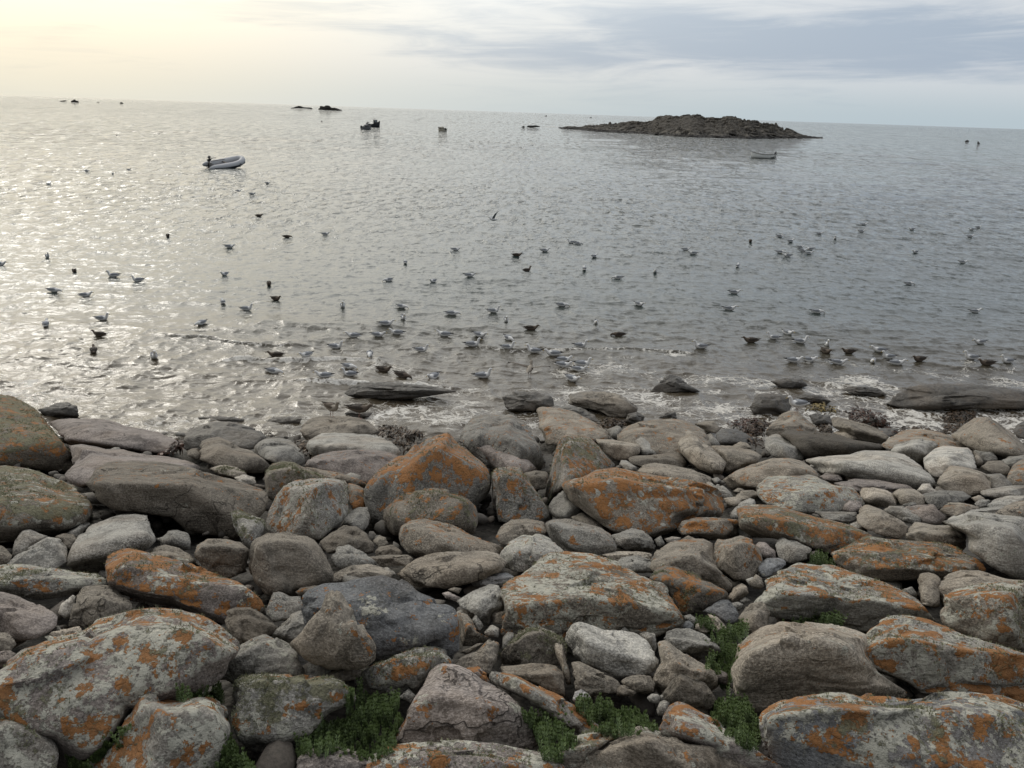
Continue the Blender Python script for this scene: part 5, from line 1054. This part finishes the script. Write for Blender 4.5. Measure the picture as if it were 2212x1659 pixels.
D;rock;small dark rock with a yellow-brown weedy edge below the kelp heap;o2 p0 m2 b5 td;1070,470 1150,455 1270,455 1290,500 1220,535 1120,520;
D;stone;grey stone draped by kelp on its right in the kelp heap;o0 p0 m0 b8 tg;940,390 1000,350 1110,355 1190,400 1190,450 1060,450 960,420;
D;boulder;broad tan boulder with a rusty top behind the white lumpy one at right;o4 p0 m0 b9 tt;1120,610 1200,540 1330,470 1480,460 1650,490 1780,540 1850,590 1930,640 1900,730 1500,680 1300,650 1200,650;
D;boulder;whitish lumpy boulder with a scooped hollow at right;o0 p1 m0 b12 tg;1205,660 1260,590 1380,540 1500,515 1640,550 1650,600 1570,660 1530,750 1500,800 1400,760 1300,710;
D;boulder;big pyramid-shaped boulder with a tan left face and cracked grey front, far right;o1 p1 m0 b9 tt k1;1740,520 1850,430 1960,360 2080,355 2180,420 2290,500 2390,600 2420,700 2300,770 2140,700 1950,660 1840,600;1850,590 1950,470 2060,365
D;boulder;smooth bluish white boulder, brightest on the right of the beach;o0 p0 m0 b15 tg;1500,720 1540,680 1610,630 1690,605 1920,630 1950,700 1970,790 1960,830 1870,820 1740,850 1640,910 1580,880 1510,800;
D;rock;squared grey rock behind the bluish white boulder's right side;o0 p0 m0 b7 tg;1930,640 2000,630 2140,640 2160,740 2060,770 1980,750;
D;stone;rounded grey stone touching the bluish white boulder's right side;o0 p0 m0 b8 tt;1940,650 2010,690 2035,760 1980,810 1945,750;
D;rock;olive-brown rounded rock by itself at far right below the pyramid;o0 p0 m2 b6 tt;2000,800 2070,745 2190,740 2270,800 2270,880 2100,860;
D;boulder;long pale boulder with wavy dark layer lines like wood grain;o0 p1 m0 b13 tg s1;440,735 600,705 860,685 960,650 1180,650 1350,690 1500,800 1590,890 1610,950 1560,990 1450,1000 1300,970 1000,920 780,870 600,860 560,800;650,800 1000,760 1400,880
D;boulder;lumpy grey-tan boulder with an eye-shaped hollow right of centre, far right;o0 p0 m0 b10 tt s1;1620,940 1650,870 1740,780 1880,800 2050,850 2120,940 2090,1010 1900,1060 1700,1010;
D;boulder;plain dark-fronted boulder behind the eye-hollowed one, near the right edge;o0 p0 m0 b7 tg;2050,860 2170,850 2212,870 2290,950 2260,1020 2110,1000;
D;boulder;white-crusted boulder with orange speckles and a dark grey end;o5 p9 m2 b9 tg u1;20,1000 60,930 110,880 300,855 480,860 560,880 700,950 880,980 910,1010 990,1090 980,1150 850,1170 780,1200 520,1210 300,1210 150,1150 50,1070;300,1080 600,1040 880,1010
D;stone;small reddish cracked stone below the pale banded boulder's left end;o0 p0 m0 b8 tp k1;580,880 640,850 790,860 790,920 700,940 620,910;
D;stone;small light lumpy stone leaning on the pale banded boulder's underside;o0 p0 m0 b11 tt;790,870 830,830 900,840 1000,890 950,920 820,915;
D;slab;low pinkish slab between the banded boulder and the cream pebble;o0 p0 m0 b8 tp;700,940 900,900 1100,910 1250,940 1380,960 1430,1010 1250,1010 1230,1040 950,1020 800,980;
D;stone;smooth cream-coloured oval stone, lightest of the small ones at right;o0 p0 m0 b14 tt;940,1020 960,980 1050,975 1180,1000 1270,1060 1285,1110 1230,1160 1080,1150 960,1100;
D;stone;smooth khaki rounded stone right of the cream oval one;o0 p0 m0 b10 tt;1220,1030 1290,985 1420,990 1530,1060 1570,1120 1500,1170 1400,1150 1300,1140 1270,1070;
D;stone;white notched stone in front of the banded boulder's right tip;o0 p1 m0 b15 tg;1440,1010 1490,945 1560,940 1590,990 1640,1015 1550,1045 1460,1030;
D;slab;flat layered dark slab below the eye-hollowed boulder;o0 p0 m0 b6 tg s1;1460,1040 1650,1000 1850,1010 1930,1060 1820,1130 1620,1180 1540,1120;
D;stone;small grey stone perched behind the pink angular one;o0 p0 m0 b8 tg;1310,1140 1350,1090 1440,1080 1480,1130 1380,1160;
D;rock;pinkish angular rock with a sharp ridge and dark right face;o1 p0 m0 b9 tp;1330,1150 1450,1130 1590,1125 1650,1190 1710,1250 1650,1300 1520,1310 1400,1220;1460,1240 1590,1140
D;rock;pale angular rock with one bright orange dot near the right;o3 p2 m0 b10 tt;1640,1180 1720,1110 1830,1110 1950,1130 2010,1160 1870,1210 1780,1250 1700,1220;
D;rock;smooth grey rock between the white cracked stone and the cream oval;o0 p0 m0 b9 tg;1140,1180 1200,1140 1320,1140 1430,1190 1510,1260 1460,1300 1320,1280 1250,1240;
D;boulder;big bulging grey boulder behind the long two-lobed orange boulder;o0 p1 m0 b9 tt;910,1240 940,1160 1000,1125 1130,1170 1260,1240 1370,1310 1350,1400 1290,1440 1150,1410 1000,1350 920,1290;
D;stone;white cracked stone resting on the bulging grey boulder's right shoulder;o0 p2 m0 b13 tg k1;1310,1220 1330,1190 1400,1210 1455,1260 1410,1300 1320,1280;
D;stone;pinkish heart-shaped stone right of the white-crusted orange-speckled boulder;o0 p0 m0 b11 tp k1;780,1190 800,1110 850,1080 950,1100 975,1160 910,1200;
D;slab;dark flat slab below the white-crusted orange-speckled boulder;o0 p0 m0 b7 tg s1;530,1190 780,1190 920,1195 910,1260 800,1300 640,1260;
D;stone;low pale stone tucked behind the two-lobed orange boulder's crest;o0 p1 m0 b11 tg;850,1300 920,1275 990,1300 1010,1350 880,1340;
D;boulder;low lumpy tan boulder ending in a dark round knob, right of the bulging grey one;o0 p1 m0 b9 tt;1360,1350 1430,1280 1500,1290 1600,1310 1780,1310 1880,1400 1880,1500 1850,1540 1700,1500 1550,1480 1400,1450 1340,1420;1450,1400 1680,1390 1700,1480
D;slab;great pale grey slab with long cracks at the right edge;o0 p4 m0 b11 tg k1;1650,1290 1760,1230 1900,1190 2100,1200 2400,1240 2550,1400 2600,1750 2500,1860 2300,1780 2100,1680 2000,1600 1900,1530 1880,1400 1780,1330;1900,1330 2200,1350 2350,1600
D;slab;smooth flat grey slab edge behind the great cracked slab;o0 p1 m0 b10 tg;1760,1230 1850,1160 2000,1160 2200,1140 2330,1170 2300,1240 2100,1230 1900,1240;
D;rock;khaki cracked rock on the great slab at the right edge;o1 p2 m2 b9 tt k1;2090,1250 2150,1180 2280,1110 2450,1080 2500,1250 2300,1300;
D;boulder;long two-lobed boulder crusted orange below and pale green on top;o8 p7 m7 b7 tt;-150,1160 0,1125 200,1135 500,1220 830,1300 1000,1370 1100,1440 1000,1540 800,1570 700,1570 550,1520 350,1460 0,1420 -120,1340;-60,1260 300,1280 650,1380 950,1440|680,1555 830,1490 1000,1400 1200,1430 1600,1460 1750,1480 1900,1560 2030,1650 2060,1730 1950,1780 1500,1830 1200,1810 900,1760 740,1670;850,1600 1300,1600 1850,1700
D;rock;triangular blue-grey rock under the two-lobed orange boulder;o0 p2 m0 b8 tg;195,1490 240,1400 380,1430 520,1520 490,1610 350,1650 230,1630;
D;pebble;pink oval pebble under the left end of the two-lobed orange boulder;o0 p0 m0 b10 tp;20,1490 50,1455 110,1460 200,1540 215,1610 140,1635 60,1570;
D;stone;small olive stone left of the layered white slab near the right edge;o0 p0 m1 b9 tt;1920,1070 2000,1040 2050,1080 1970,1120;
D;stone;small bluish round stone below the small olive one near the right edge;o0 p0 m0 b10 tg;1950,1120 2000,1080 2100,1085 2070,1140 1980,1160;
D;slab;layered grey-green slab at the right edge above the pale wedge;o0 p1 m1 b10 tg s1;2000,1010 2100,985 2280,960 2450,960 2450,1060 2150,1080 2010,1040;
D;slab;pale wedge-shaped rock at the right edge behind the khaki cracked rock;o0 p2 m0 b11 tg;2030,1150 2130,1080 2250,1050 2450,1050 2450,1150 2250,1170 2080,1170;
D;boulder;broad smooth brown whaleback rock in the surf at the right edge;o0 p0 m0 b8 td;1170,250 1210,180 1310,110 1450,70 1650,60 1900,60 2212,90 2450,140 2500,280 2212,290 1900,285 1700,300 1500,300 1300,275;
D;rock;low brown rock under the foaming crest left of the broad whaleback;o0 p0 m0 b5 td;780,120 850,80 1000,90 1100,100 1190,160 1100,180 900,160;
D;boulder;layered rusty-brown rock cut off by the right edge below the pyramid;o4 p0 m0 b8 tt s1;2230,900 2290,780 2380,720 2500,700 2500,980 2300,990 2240,960;
D;rock;dark rock with kelp by the foam at the far right edge;o1 p0 m0 b5 td;2290,480 2330,420 2420,380 2520,360 2550,520 2420,560 2330,540;
D;rock;greyish green rock behind the layered rusty one at the right edge;o0 p0 m1 b7 tg;2190,740 2260,700 2400,690 2480,720 2400,800 2270,840 2210,800;
E;slab;flat lichen-white rock with an orange curl at the left edge;o4 p10 m4 b9 tg;-200,60 0,0 150,-10 350,10 550,40 750,70 900,90 950,150 940,190 780,210 700,230 600,280 400,310 200,300 60,260 -200,250;-100,180 300,190 700,160
E;boulder;smooth brown-grey boulder with a pitted face at the left edge;o0 p0 m0 b9 tp;-250,220 0,235 150,270 330,340 450,400 510,450 500,540 430,600 300,660 140,680 0,660 -250,620;0,440 250,480 450,490
E;stone;round brown cobble cut by the left edge under the pitted boulder;o0 p0 m0 b7 tt;-80,600 50,595 110,630 145,700 100,770 0,790 -80,770;
E;stone;greyish purple cobble at the left edge above the vast lichened boulder;o0 p0 m0 b8 tp;-80,790 20,760 90,755 145,785 110,850 0,920 -80,920;
E;boulder;cracked rounded brown boulder tucked between the flat lichen-white rock and the long orange one;o0 p0 m0 b7 tt k1;600,550 620,430 680,250 740,190 850,175 960,180 1050,230 1160,330 1170,400 1060,450 900,520 740,570;
E;stone;small white stone left of the cracked brown boulder;o0 p1 m0 b15 tg;510,430 530,350 570,320 640,265 670,280 640,440 590,490;
E;stone;cream flat stone at the back of the vast lichened boulder;o0 p0 m0 b13 tt;420,630 450,590 560,565 700,540 740,590 620,640 440,660;
E;pebble;tiny grey pebble beside the pitted boulder's tip;o0 p0 m0 b9 tg;470,590 490,535 530,540 545,595;
E;boulder;long capsule-shaped orange boulder with white lichen islands, left;o10 p7 m4 b7 tp;925,20 940,-70 1010,-130 1140,-150 1300,-110 1500,-60 1700,-20 1880,70 2050,120 2180,200 2300,300 2340,400 2290,500 2150,540 1950,540 1700,500 1450,410 1150,320 1000,240 940,150;1000,80 1300,160 1700,320 2100,430
E;boulder;vast pale lichened boulder sprinkled with orange spots, filling the lower left;o7 p10 m3 b8 tp;-300,1000 0,940 60,850 160,740 250,690 430,620 740,560 850,480 1050,430 1180,390 1350,375 1600,395 1780,440 1950,540 2090,660 2130,740 2070,850 1950,1010 1750,1150 1560,1200 1400,1250 1250,1300 1120,1420 950,1600 700,1760 500,1850 200,1950 -300,1950;250,900 700,760 1300,640 1800,720
E;boulder;pale mossy rock filling the bottom left corner;o2 p8 m6 b8 tg;-300,1220 0,1170 150,1210 300,1240 430,1330 510,1420 520,1659 480,1950 -300,2000;
E;boulder;white-crusted rock with a broad orange right shoulder at the bottom left;o6 p10 m2 b9 tg;850,1650 1000,1550 1080,1400 1150,1260 1220,1150 1290,1070 1380,1080 1450,1120 1620,1160 1780,1140 1900,1180 2000,1260 2030,1380 2030,1500 1980,1650 1900,1900 1500,2050 950,2050 700,1850;1200,1350 1500,1300 1850,1280
E;boulder;grey boulder flecked with white crystals right of the vast lichened one;o2 p7 m0 b9 tg;1800,900 1900,820 2050,750 2212,650 2330,610 2440,640 2560,700 2650,780 2690,970 2600,1040 2212,1060 2020,1060 1900,1000;2000,900 2350,700 2480,850
E;boulder;smooth dark rounded boulder at the right end of the long orange capsule;o0 p0 m0 b5 tt;1975,490 2000,400 2080,375 2200,375 2300,420 2420,520 2450,580 2350,680 2200,720 2100,700 2000,560;
F;rock;grey angular rock with a flat top left of the big blue-grey face;o1 p2 m0 b8 tg;130,440 150,330 200,240 260,235 340,275 440,280 470,400 400,480 200,510;
F;rock;smooth triangular grey slab behind the sharp pyramid's left foot;o1 p0 m0 b8 tg;140,620 250,540 360,430 440,400 480,460 540,540 500,650 330,710 200,670;
F;stone;small orange-edged olive stone above the big blue-grey face;o3 p1 m3 b7 tt;390,240 440,200 560,180 610,190 500,250 420,280;
F;rock;low brown rock above the crest of the big blue-grey face;o0 p0 m0 b9 tt;640,140 760,60 880,5 1040,-10 1150,20 1260,80 1220,140 900,150 750,160;
F;stone;tiny pale stone at the left tip of the dish-shaped boulder;o0 p0 m0 b9 tg;1140,35 1200,20 1260,60 1290,95 1230,100;
F;boulder;big blue-grey boulder with a broad flat face and a few orange blotches, left of centre;o2 p3 m1 b7 tb z3;440,400 450,280 500,220 640,165 780,155 1000,110 1160,90 1290,110 1380,150 1480,230 1620,270 1720,340 1800,390 1830,480 1850,760 1790,850 1600,880 1200,930 1000,890 700,850 480,660;
F;boulder;sharp pyramid-shaped brown boulder leaning in front of the blue-grey face;o2 p2 m0 b8 tt z4 y-4;330,700 420,620 500,510 600,370 660,260 720,215 790,240 860,330 930,430 1010,560 1080,660 1105,720 1100,830 1030,900 950,930 700,930 550,880 450,820;480,700 620,440 720,250 800,600
F;stone;upright oval grey stone at the foot of the sharp pyramid;o0 p0 m0 b9 tg;480,990 500,880 540,820 590,798 650,820 700,870 710,950 640,1010 540,1020;
F;slab;flat brown stone between the upright oval stone and the lichened wedge;o0 p0 m0 b9 tt;640,980 730,930 870,900 950,910 980,940 970,1000 800,1040 680,1030;
F;boulder;wedge boulder with a pale green back and orange flecks behind the large green plant;o4 p6 m4 b8 tg;960,960 1050,890 1200,830 1330,760 1450,725 1620,715 1720,750 1770,830 1790,890 1700,960 1600,1060 1480,1160 1300,1190 1180,1120 1050,1090 1000,1020;1050,960 1300,850 1600,830
F;stone;small pointed grey stone between the lichened wedge and the cracked peak;o0 p0 m0 b9 tg;1300,1170 1390,1088 1460,1160 1410,1220;
F;boulder;white-topped boulder with two green mossy bulges left of the large green plant;o4 p8 m8 b9 tg;-170,1150 -150,1050 -90,990 0,965 200,960 450,965 700,990 800,1020 880,1090 950,1190 850,1250 700,1300 620,1400 520,1500 330,1570 240,1660 50,1660 -100,1580 -180,1400;-120,1090 200,1040 500,1020 800,1080 -100,1420 200,1340 450,1310
F;boulder;peaked pinkish-grey boulder with polygonal cracks and a dark hollow front, bottom centre;o2 p2 m0 b11 tp k3;1270,1510 1330,1380 1420,1210 1520,1040 1580,930 1660,870 1760,870 1850,890 1950,940 2050,1020 2212,1090 2330,1200 2450,1330 2530,1450 2540,1590 2450,1640 2100,1600 1700,1590 1400,1600 1290,1590;1400,1400 1600,1230 1900,1290 2212,1430 2480,1520
F;boulder;wide pale lichened boulder with orange specks along the bottom edge, centre;o5 p10 m4 b9 tp;1050,1680 1200,1600 1400,1560 1560,1540 1800,1540 2100,1560 2300,1600 2550,1650 2700,1720 2800,1800 2700,2050 1300,2050 1000,1800;
F;boulder;smooth bare grey stone at the bottom edge under the large green plant;o0 p1 m0 b9 tp;400,1720 450,1660 540,1620 700,1600 860,1610 980,1660 1080,1750 950,1900 500,1900 400,1820;
F;rock;grey-white humped rock left of the big orange-crusted boulder;o0 p1 m0 b11 tg;1810,320 1950,230 2100,170 2190,180 2240,280 2230,400 2150,480 2100,540 2020,530 1950,430 1850,380;
F;stone;pale blue flat stone behind the grey-white humped rock;o0 p0 m0 b12 tb;1930,150 2000,100 2120,75 2260,70 2330,110 2260,160 2160,180 2050,200 1960,190;
F;stone;long whitish stone left of the grey-white humped rock;o0 p0 m0 b12 tp;1680,250 1740,235 1850,290 1820,330 1720,300;
F;stone;small shadowed stone under the dish-shaped boulder;o0 p0 m0 b7 tt;1730,220 1790,195 1860,210 1830,260;
F;rock;yellow-orange spike of rock at the right foot of the blue-grey face;o8 p3 m1 b8 tt;1820,420 1900,430 1960,500 2000,600 2110,640 2130,670 2000,710 1850,720;
F;pebble;brown wedge pebble above the yellow-orange spike;o0 p0 m0 b9 tt;1860,400 1910,355 1960,420 1975,465 1900,460;
F;pebble;grey pointed pebble right of the brown wedge pebble;o0 p0 m0 b8 tg;1945,490 1985,430 2055,540 2010,600 1960,550;
F;pebble;light angular pebble by the left edge of the big orange-crusted boulder;o0 p0 m0 b11 tg;2050,600 2120,525 2190,560 2180,640 2090,640;
F;stone;brown angular stone just above the light angular pebble;o0 p0 m0 b8 tt;2090,440 2150,400 2240,410 2230,530 2140,520;
F;rock;brown rock with faint orange crust right of the blue-grey face's foot;o2 p1 m0 b8 tt;1770,880 1900,780 2000,750 2100,650 2190,690 2170,840 2100,980 2000,960 1850,920;
F;rock;dark narrow stone between the blue-grey face and the faintly orange rock;o0 p0 m0 b6 tt;1840,770 2000,690 2060,690 1900,800;
F;rock;small orange-crusted pink rock behind the cracked peak's right shoulder;o9 p2 m0 b9 tp;1890,910 2010,890 2080,960 2110,1040 2050,1060 1950,1000;
G;boulder;big broad boulder crusted orange and pale green with a dark cave-like front, centre;o7 p10 m3 b8 tt r1;-20,640 0,480 -10,250 0,180 100,110 250,30 330,-60 420,-110 560,-120 800,-100 1000,-40 1180,60 1350,130 1450,180 1520,340 1600,460 1590,540 1480,580 1400,660 1200,640 1000,620 850,600 700,560 600,580 540,680 350,620 100,640;60,420 350,400 680,430 900,350 1100,350 1300,430 1560,490
G;boulder;dark rusty boulder with an orange band and mossy notch right of the big orange-crusted one;o8 p1 m5 b5 tt;1290,130 1350,40 1440,0 1530,5 1640,60 1830,150 1990,240 2000,310 1850,390 1650,450 1560,440 1500,320 1430,200;1400,150 1600,150 1900,260
G;boulder;dark boulder with a yellow-green lichen ridge below the big orange-crusted one;o0 p3 m7 b6 tt u1;-20,790 60,700 120,620 220,550 340,540 450,580 540,660 580,760 570,880 300,910 0,900;0,780 200,670 350,570
G;stone;small grey upright stone left of the yellow-green ridged boulder;o0 p0 m0 b8 tg;0,770 5,640 50,590 110,600 110,660 60,730;
G;rock;thin finger of stone standing upright beside the white smooth boulder;o0 p1 m0 b10 tt;455,700 480,680 530,700 560,800 600,960 620,1060 570,1060 510,880 470,790;
G;boulder;smooth pale whitish-grey boulder lying tilted, brightest in the lower centre;o0 p2 m0 b14 tg k1;555,660 565,600 620,520 680,500 740,515 900,570 1050,575 1180,600 1280,670 1350,760 1385,850 1340,940 1250,980 1150,990 1060,1010 900,950 750,890 600,800 570,740;600,660 750,720 950,800 1100,880 1300,860
G;rock;flat brown slab end below the yellow-green ridged boulder;o1 p1 m1 b7 tt;-20,900 250,865 420,875 500,900 550,960 555,1160 400,1110 200,1020 0,970;
G;boulder;narrow sloping boulder with orange blotches running down to the bottom centre;o7 p6 m1 b9 tg;-100,940 0,950 120,970 250,1040 450,1110 600,1200 720,1300 820,1400 900,1440 870,1540 700,1510 520,1410 360,1310 200,1190 0,1090 -120,1020;0,1000 300,1130 650,1330
G;rock;wedge of dull brown rock under the smooth pale tilted boulder;o1 p0 m0 b7 tt;610,860 680,850 900,950 1020,1020 1050,1070 1010,1140 780,1170 650,1120 625,980;
G;stone;dark oval cobble under the right end of the smooth pale tilted boulder;o0 p0 m0 b7 tt;1040,1030 1110,980 1220,965 1310,980 1355,1050 1335,1120 1250,1150 1120,1115;
G;stone;small dark cobble touching the dark oval one on its left;o0 p0 m0 b6 tt;1000,1100 1030,1060 1090,1060 1190,1125 1160,1160 1010,1155;
G;pebble;smooth bluish white pebble at the left edge of the middle green plant;o0 p0 m0 b14 tb;620,1190 640,1120 700,1095 760,1130 785,1170 720,1210 640,1215;
G;pebble;rounded grey pebble behind the right edge of the middle green plant;o0 p0 m0 b9 tg;1275,1170 1320,1135 1380,1140 1400,1190 1370,1230 1300,1210;
G;pebble;tiny pebble squeezed right of the rounded grey one;o0 p0 m0 b8 tg;1385,1155 1420,1140 1440,1185 1410,1210;
G;stone;tall grey stone right of the middle green plant;o0 p0 m0 b9 tg;1360,1280 1390,1210 1430,1190 1485,1220 1450,1300 1380,1340;
G;boulder;smooth grey oval boulder right of the smooth pale tilted one;o0 p0 m0 b8 tg;1425,650 1450,590 1530,560 1650,560 1780,610 1900,700 1930,750 1900,810 1780,840 1650,800 1480,710;1500,690 1700,690 1870,750
G;slab;sloping brown slab with a sandy face above the dark pyramid;o1 p4 m0 b9 tt;1300,1050 1390,850 1370,680 1450,660 1530,730 1700,830 1870,930 1925,1000 1910,1070 1800,1150 1500,1180 1380,1140;
G;boulder;dark smooth pyramid-shaped rock left of the tall right-hand green plant;o0 p0 m0 b5 tt;1400,1150 1500,1010 1560,950 1680,990 1790,1040 1860,1130 1900,1210 1880,1320 1780,1340 1600,1290 1440,1230;1480,1150 1560,980 1620,1200
G;rock;cracked grey block behind the smooth pale tilted boulder's right shoulder;o0 p1 m0 b9 tg k1;1205,610 1260,590 1350,605 1370,720 1350,780 1280,690;
G;stone;small grey stone peeping over the smooth pale tilted boulder;o0 p0 m0 b7 tg;1035,590 1075,540 1125,590;
G;pebble;angular dark pebble at the right tip of the big orange-crusted boulder;o0 p0 m0 b7 tg;1600,450 1660,435 1750,495 1690,530 1620,490;
G;pebble;smooth bluish egg-shaped pebble above the smooth grey oval boulder;o0 p0 m0 b9 tb;1590,550 1610,500 1650,490 1695,530 1690,580 1620,575;
G;pebble;brown pebble right of the bluish egg-shaped one;o0 p1 m0 b9 tt;1695,570 1710,520 1780,490 1850,530 1880,590 1800,610;
G;stone;flat tan stone half hidden in the green plant beside the blue-grey rounded stone;o0 p1 m0 b11 tt;1810,430 1900,460 2000,570 2030,610 1900,610 1870,540;
G;rock;blue-grey rounded rock above the flat tan stone;o0 p0 m0 b7 tb;1760,410 1870,340 1930,305 2000,310 2090,420 2110,530 2000,530 1900,460;
G;stone;cream and brown rounded stone with a lit edge right of the rusty boulder;o0 p0 m0 b10 tt;1990,290 2040,200 2110,160 2160,190 2175,250 2110,320 2040,340;
G;pebble;grey pebble right behind the blue-grey rounded rock;o0 p0 m0 b8 tg;2000,340 2080,325 2130,350 2100,410 2040,400;
G;pebble;pale pebble below the orange-striped tan rock;o0 p0 m0 b10 tg;2145,130 2212,105 2250,150 2190,200;
G;pebble;small shadowed pebble left of the lichened mound at right;o0 p0 m0 b7 tg;2090,320 2140,280 2200,320 2130,345;
G;rock;dull brown rock at the left foot of the wide lichened mound;o1 p1 m0 b8 tt;2080,470 2150,370 2212,330 2300,320 2370,420 2330,600 2212,650 2130,560;
G;boulder;pale low boulder with green tufts at the bottom centre, beside the brown speckled one;o4 p9 m6 b9 tt;470,1700 500,1620 560,1550 700,1490 850,1440 950,1450 1080,1480 950,1580 850,1680 750,1850 600,2000 450,1950;
G;boulder;large brown speckled boulder at the bottom edge, right of centre;o1 p4 m0 b8 tt;650,1850 780,1640 900,1560 1050,1490 1200,1420 1330,1430 1450,1480 1650,1560 1850,1600 2100,1680 2300,1780 2400,2000 600,2050;900,1620 1250,1530 1700,1650
G;boulder;orange-blotched white boulder sloping down to the bottom edge below the dark pyramid;o7 p9 m1 b9 tp;1370,1460 1420,1330 1470,1240 1540,1205 1620,1220 1750,1290 1900,1370 2050,1500 2150,1560 2350,1700 2500,1800 2450,1950 2100,1800 1700,1640 1450,1520;1500,1420 1800,1480 2150,1700
G;pebble;light grey pebble under the left end of the long bottom right boulder;o0 p1 m0 b10 tg;2120,1610 2150,1550 2212,1545 2270,1600 2250,1660 2150,1650;
G;stone;small reddish brown stone left of the broad bare tan face;o1 p0 m0 b7 tp;1880,960 1930,930 1995,960 1995,1060 1930,1070 1900,1010;
H;boulder;wide lichened mound with white back and orange lower rim, right of centre;o7 p10 m3 b8 tg;30,400 0,340 40,290 90,260 90,160 130,110 250,40 400,-20 700,0 900,70 1150,150 1330,230 1460,310 1550,420 1620,500 1500,560 1100,560 1000,600 750,560 500,530 300,480 60,440;90,290 300,330 550,350 900,330 1300,400
H;boulder;broad bare tan boulder with a chipped face and no crust, right;o2 p3 m0 b12 tt;-180,1100 -200,900 -150,720 -60,640 50,560 220,500 450,500 700,520 900,570 1010,620 1060,800 1100,950 1250,1050 1380,1130 1300,1200 900,1230 600,1240 300,1260 0,1320 -80,1260;-60,760 400,620 850,700
H;boulder;orange-splashed boulder with a pale rounded nose at the right edge;o9 p9 m3 b9 tg;935,780 960,700 1000,600 1100,500 1200,450 1350,440 1550,480 1750,560 1900,620 2212,720 2450,800 2550,1000 2500,1250 2212,1240 1900,1180 1600,1180 1450,1170 1300,1070 1150,990 1000,930 950,860;1060,760 1400,700 1900,850
H;boulder;steep boulder thick with pale lichen warts and orange at the right edge;o6 p9 m3 b9 tt r1;1640,460 1660,380 1680,250 1800,210 2000,160 2212,140 2450,150 2550,400 2500,750 2212,750 2000,700 1850,620 1680,540;1750,330 2050,280 2350,300
H;boulder;smooth grey-tan boulder with a round pit behind the steep warty boulder;o0 p0 m0 b10 tt;1625,220 1640,150 1720,80 1830,45 2000,50 2130,90 2250,130 2450,140 2300,230 1900,260 1700,330 1680,370 1640,300;
H;stone;upright grey stone left of the smooth pitted grey-tan boulder;o0 p1 m0 b9 tt;1450,130 1470,80 1530,65 1620,85 1660,130 1650,260 1650,370 1590,380 1480,340 1460,210;
H;boulder;massive long grey-green boulder with an orange streak at the bottom right;o6 p10 m5 b9 tb;60,1450 50,1340 100,1270 250,1190 450,1150 700,1120 1000,1130 1400,1140 1700,1120 1900,1110 2200,1150 2500,1250 2600,1900 2000,2100 400,2050 150,1780 80,1600;90,1400 400,1330 800,1280 1500,1290 2200,1330
H;pebble;cream pebble at the foot of the upright grey stone;o0 p0 m0 b13 tt;1480,345 1530,315 1600,345 1560,370;
H;pebble;grey pebble left of the upright grey stone;o0 p0 m0 b9 tg;1310,220 1400,190 1445,250 1450,290 1370,260;
H;rock;small brown rock at the left end of the wide lichened mound;o0 p0 m0 b8 tt;-40,150 30,80 80,120 100,190 60,220 0,210;
H;stone;pale blue-grey stone behind the wide lichened mound's left end;o0 p2 m0 b11 tb;40,50 60,-20 130,-60 250,-60 310,-10 220,60 110,120 50,110;
"""
# ------------------------------------------------------------------ build
build_ground(); build_sea(); build_islet(); build_reefs()
make_rocks(); build_pebbles(); rocks_beyond_view()
bpy.context.view_layer.update()
build_plants(); build_kelp(); build_gulls(); build_boats()
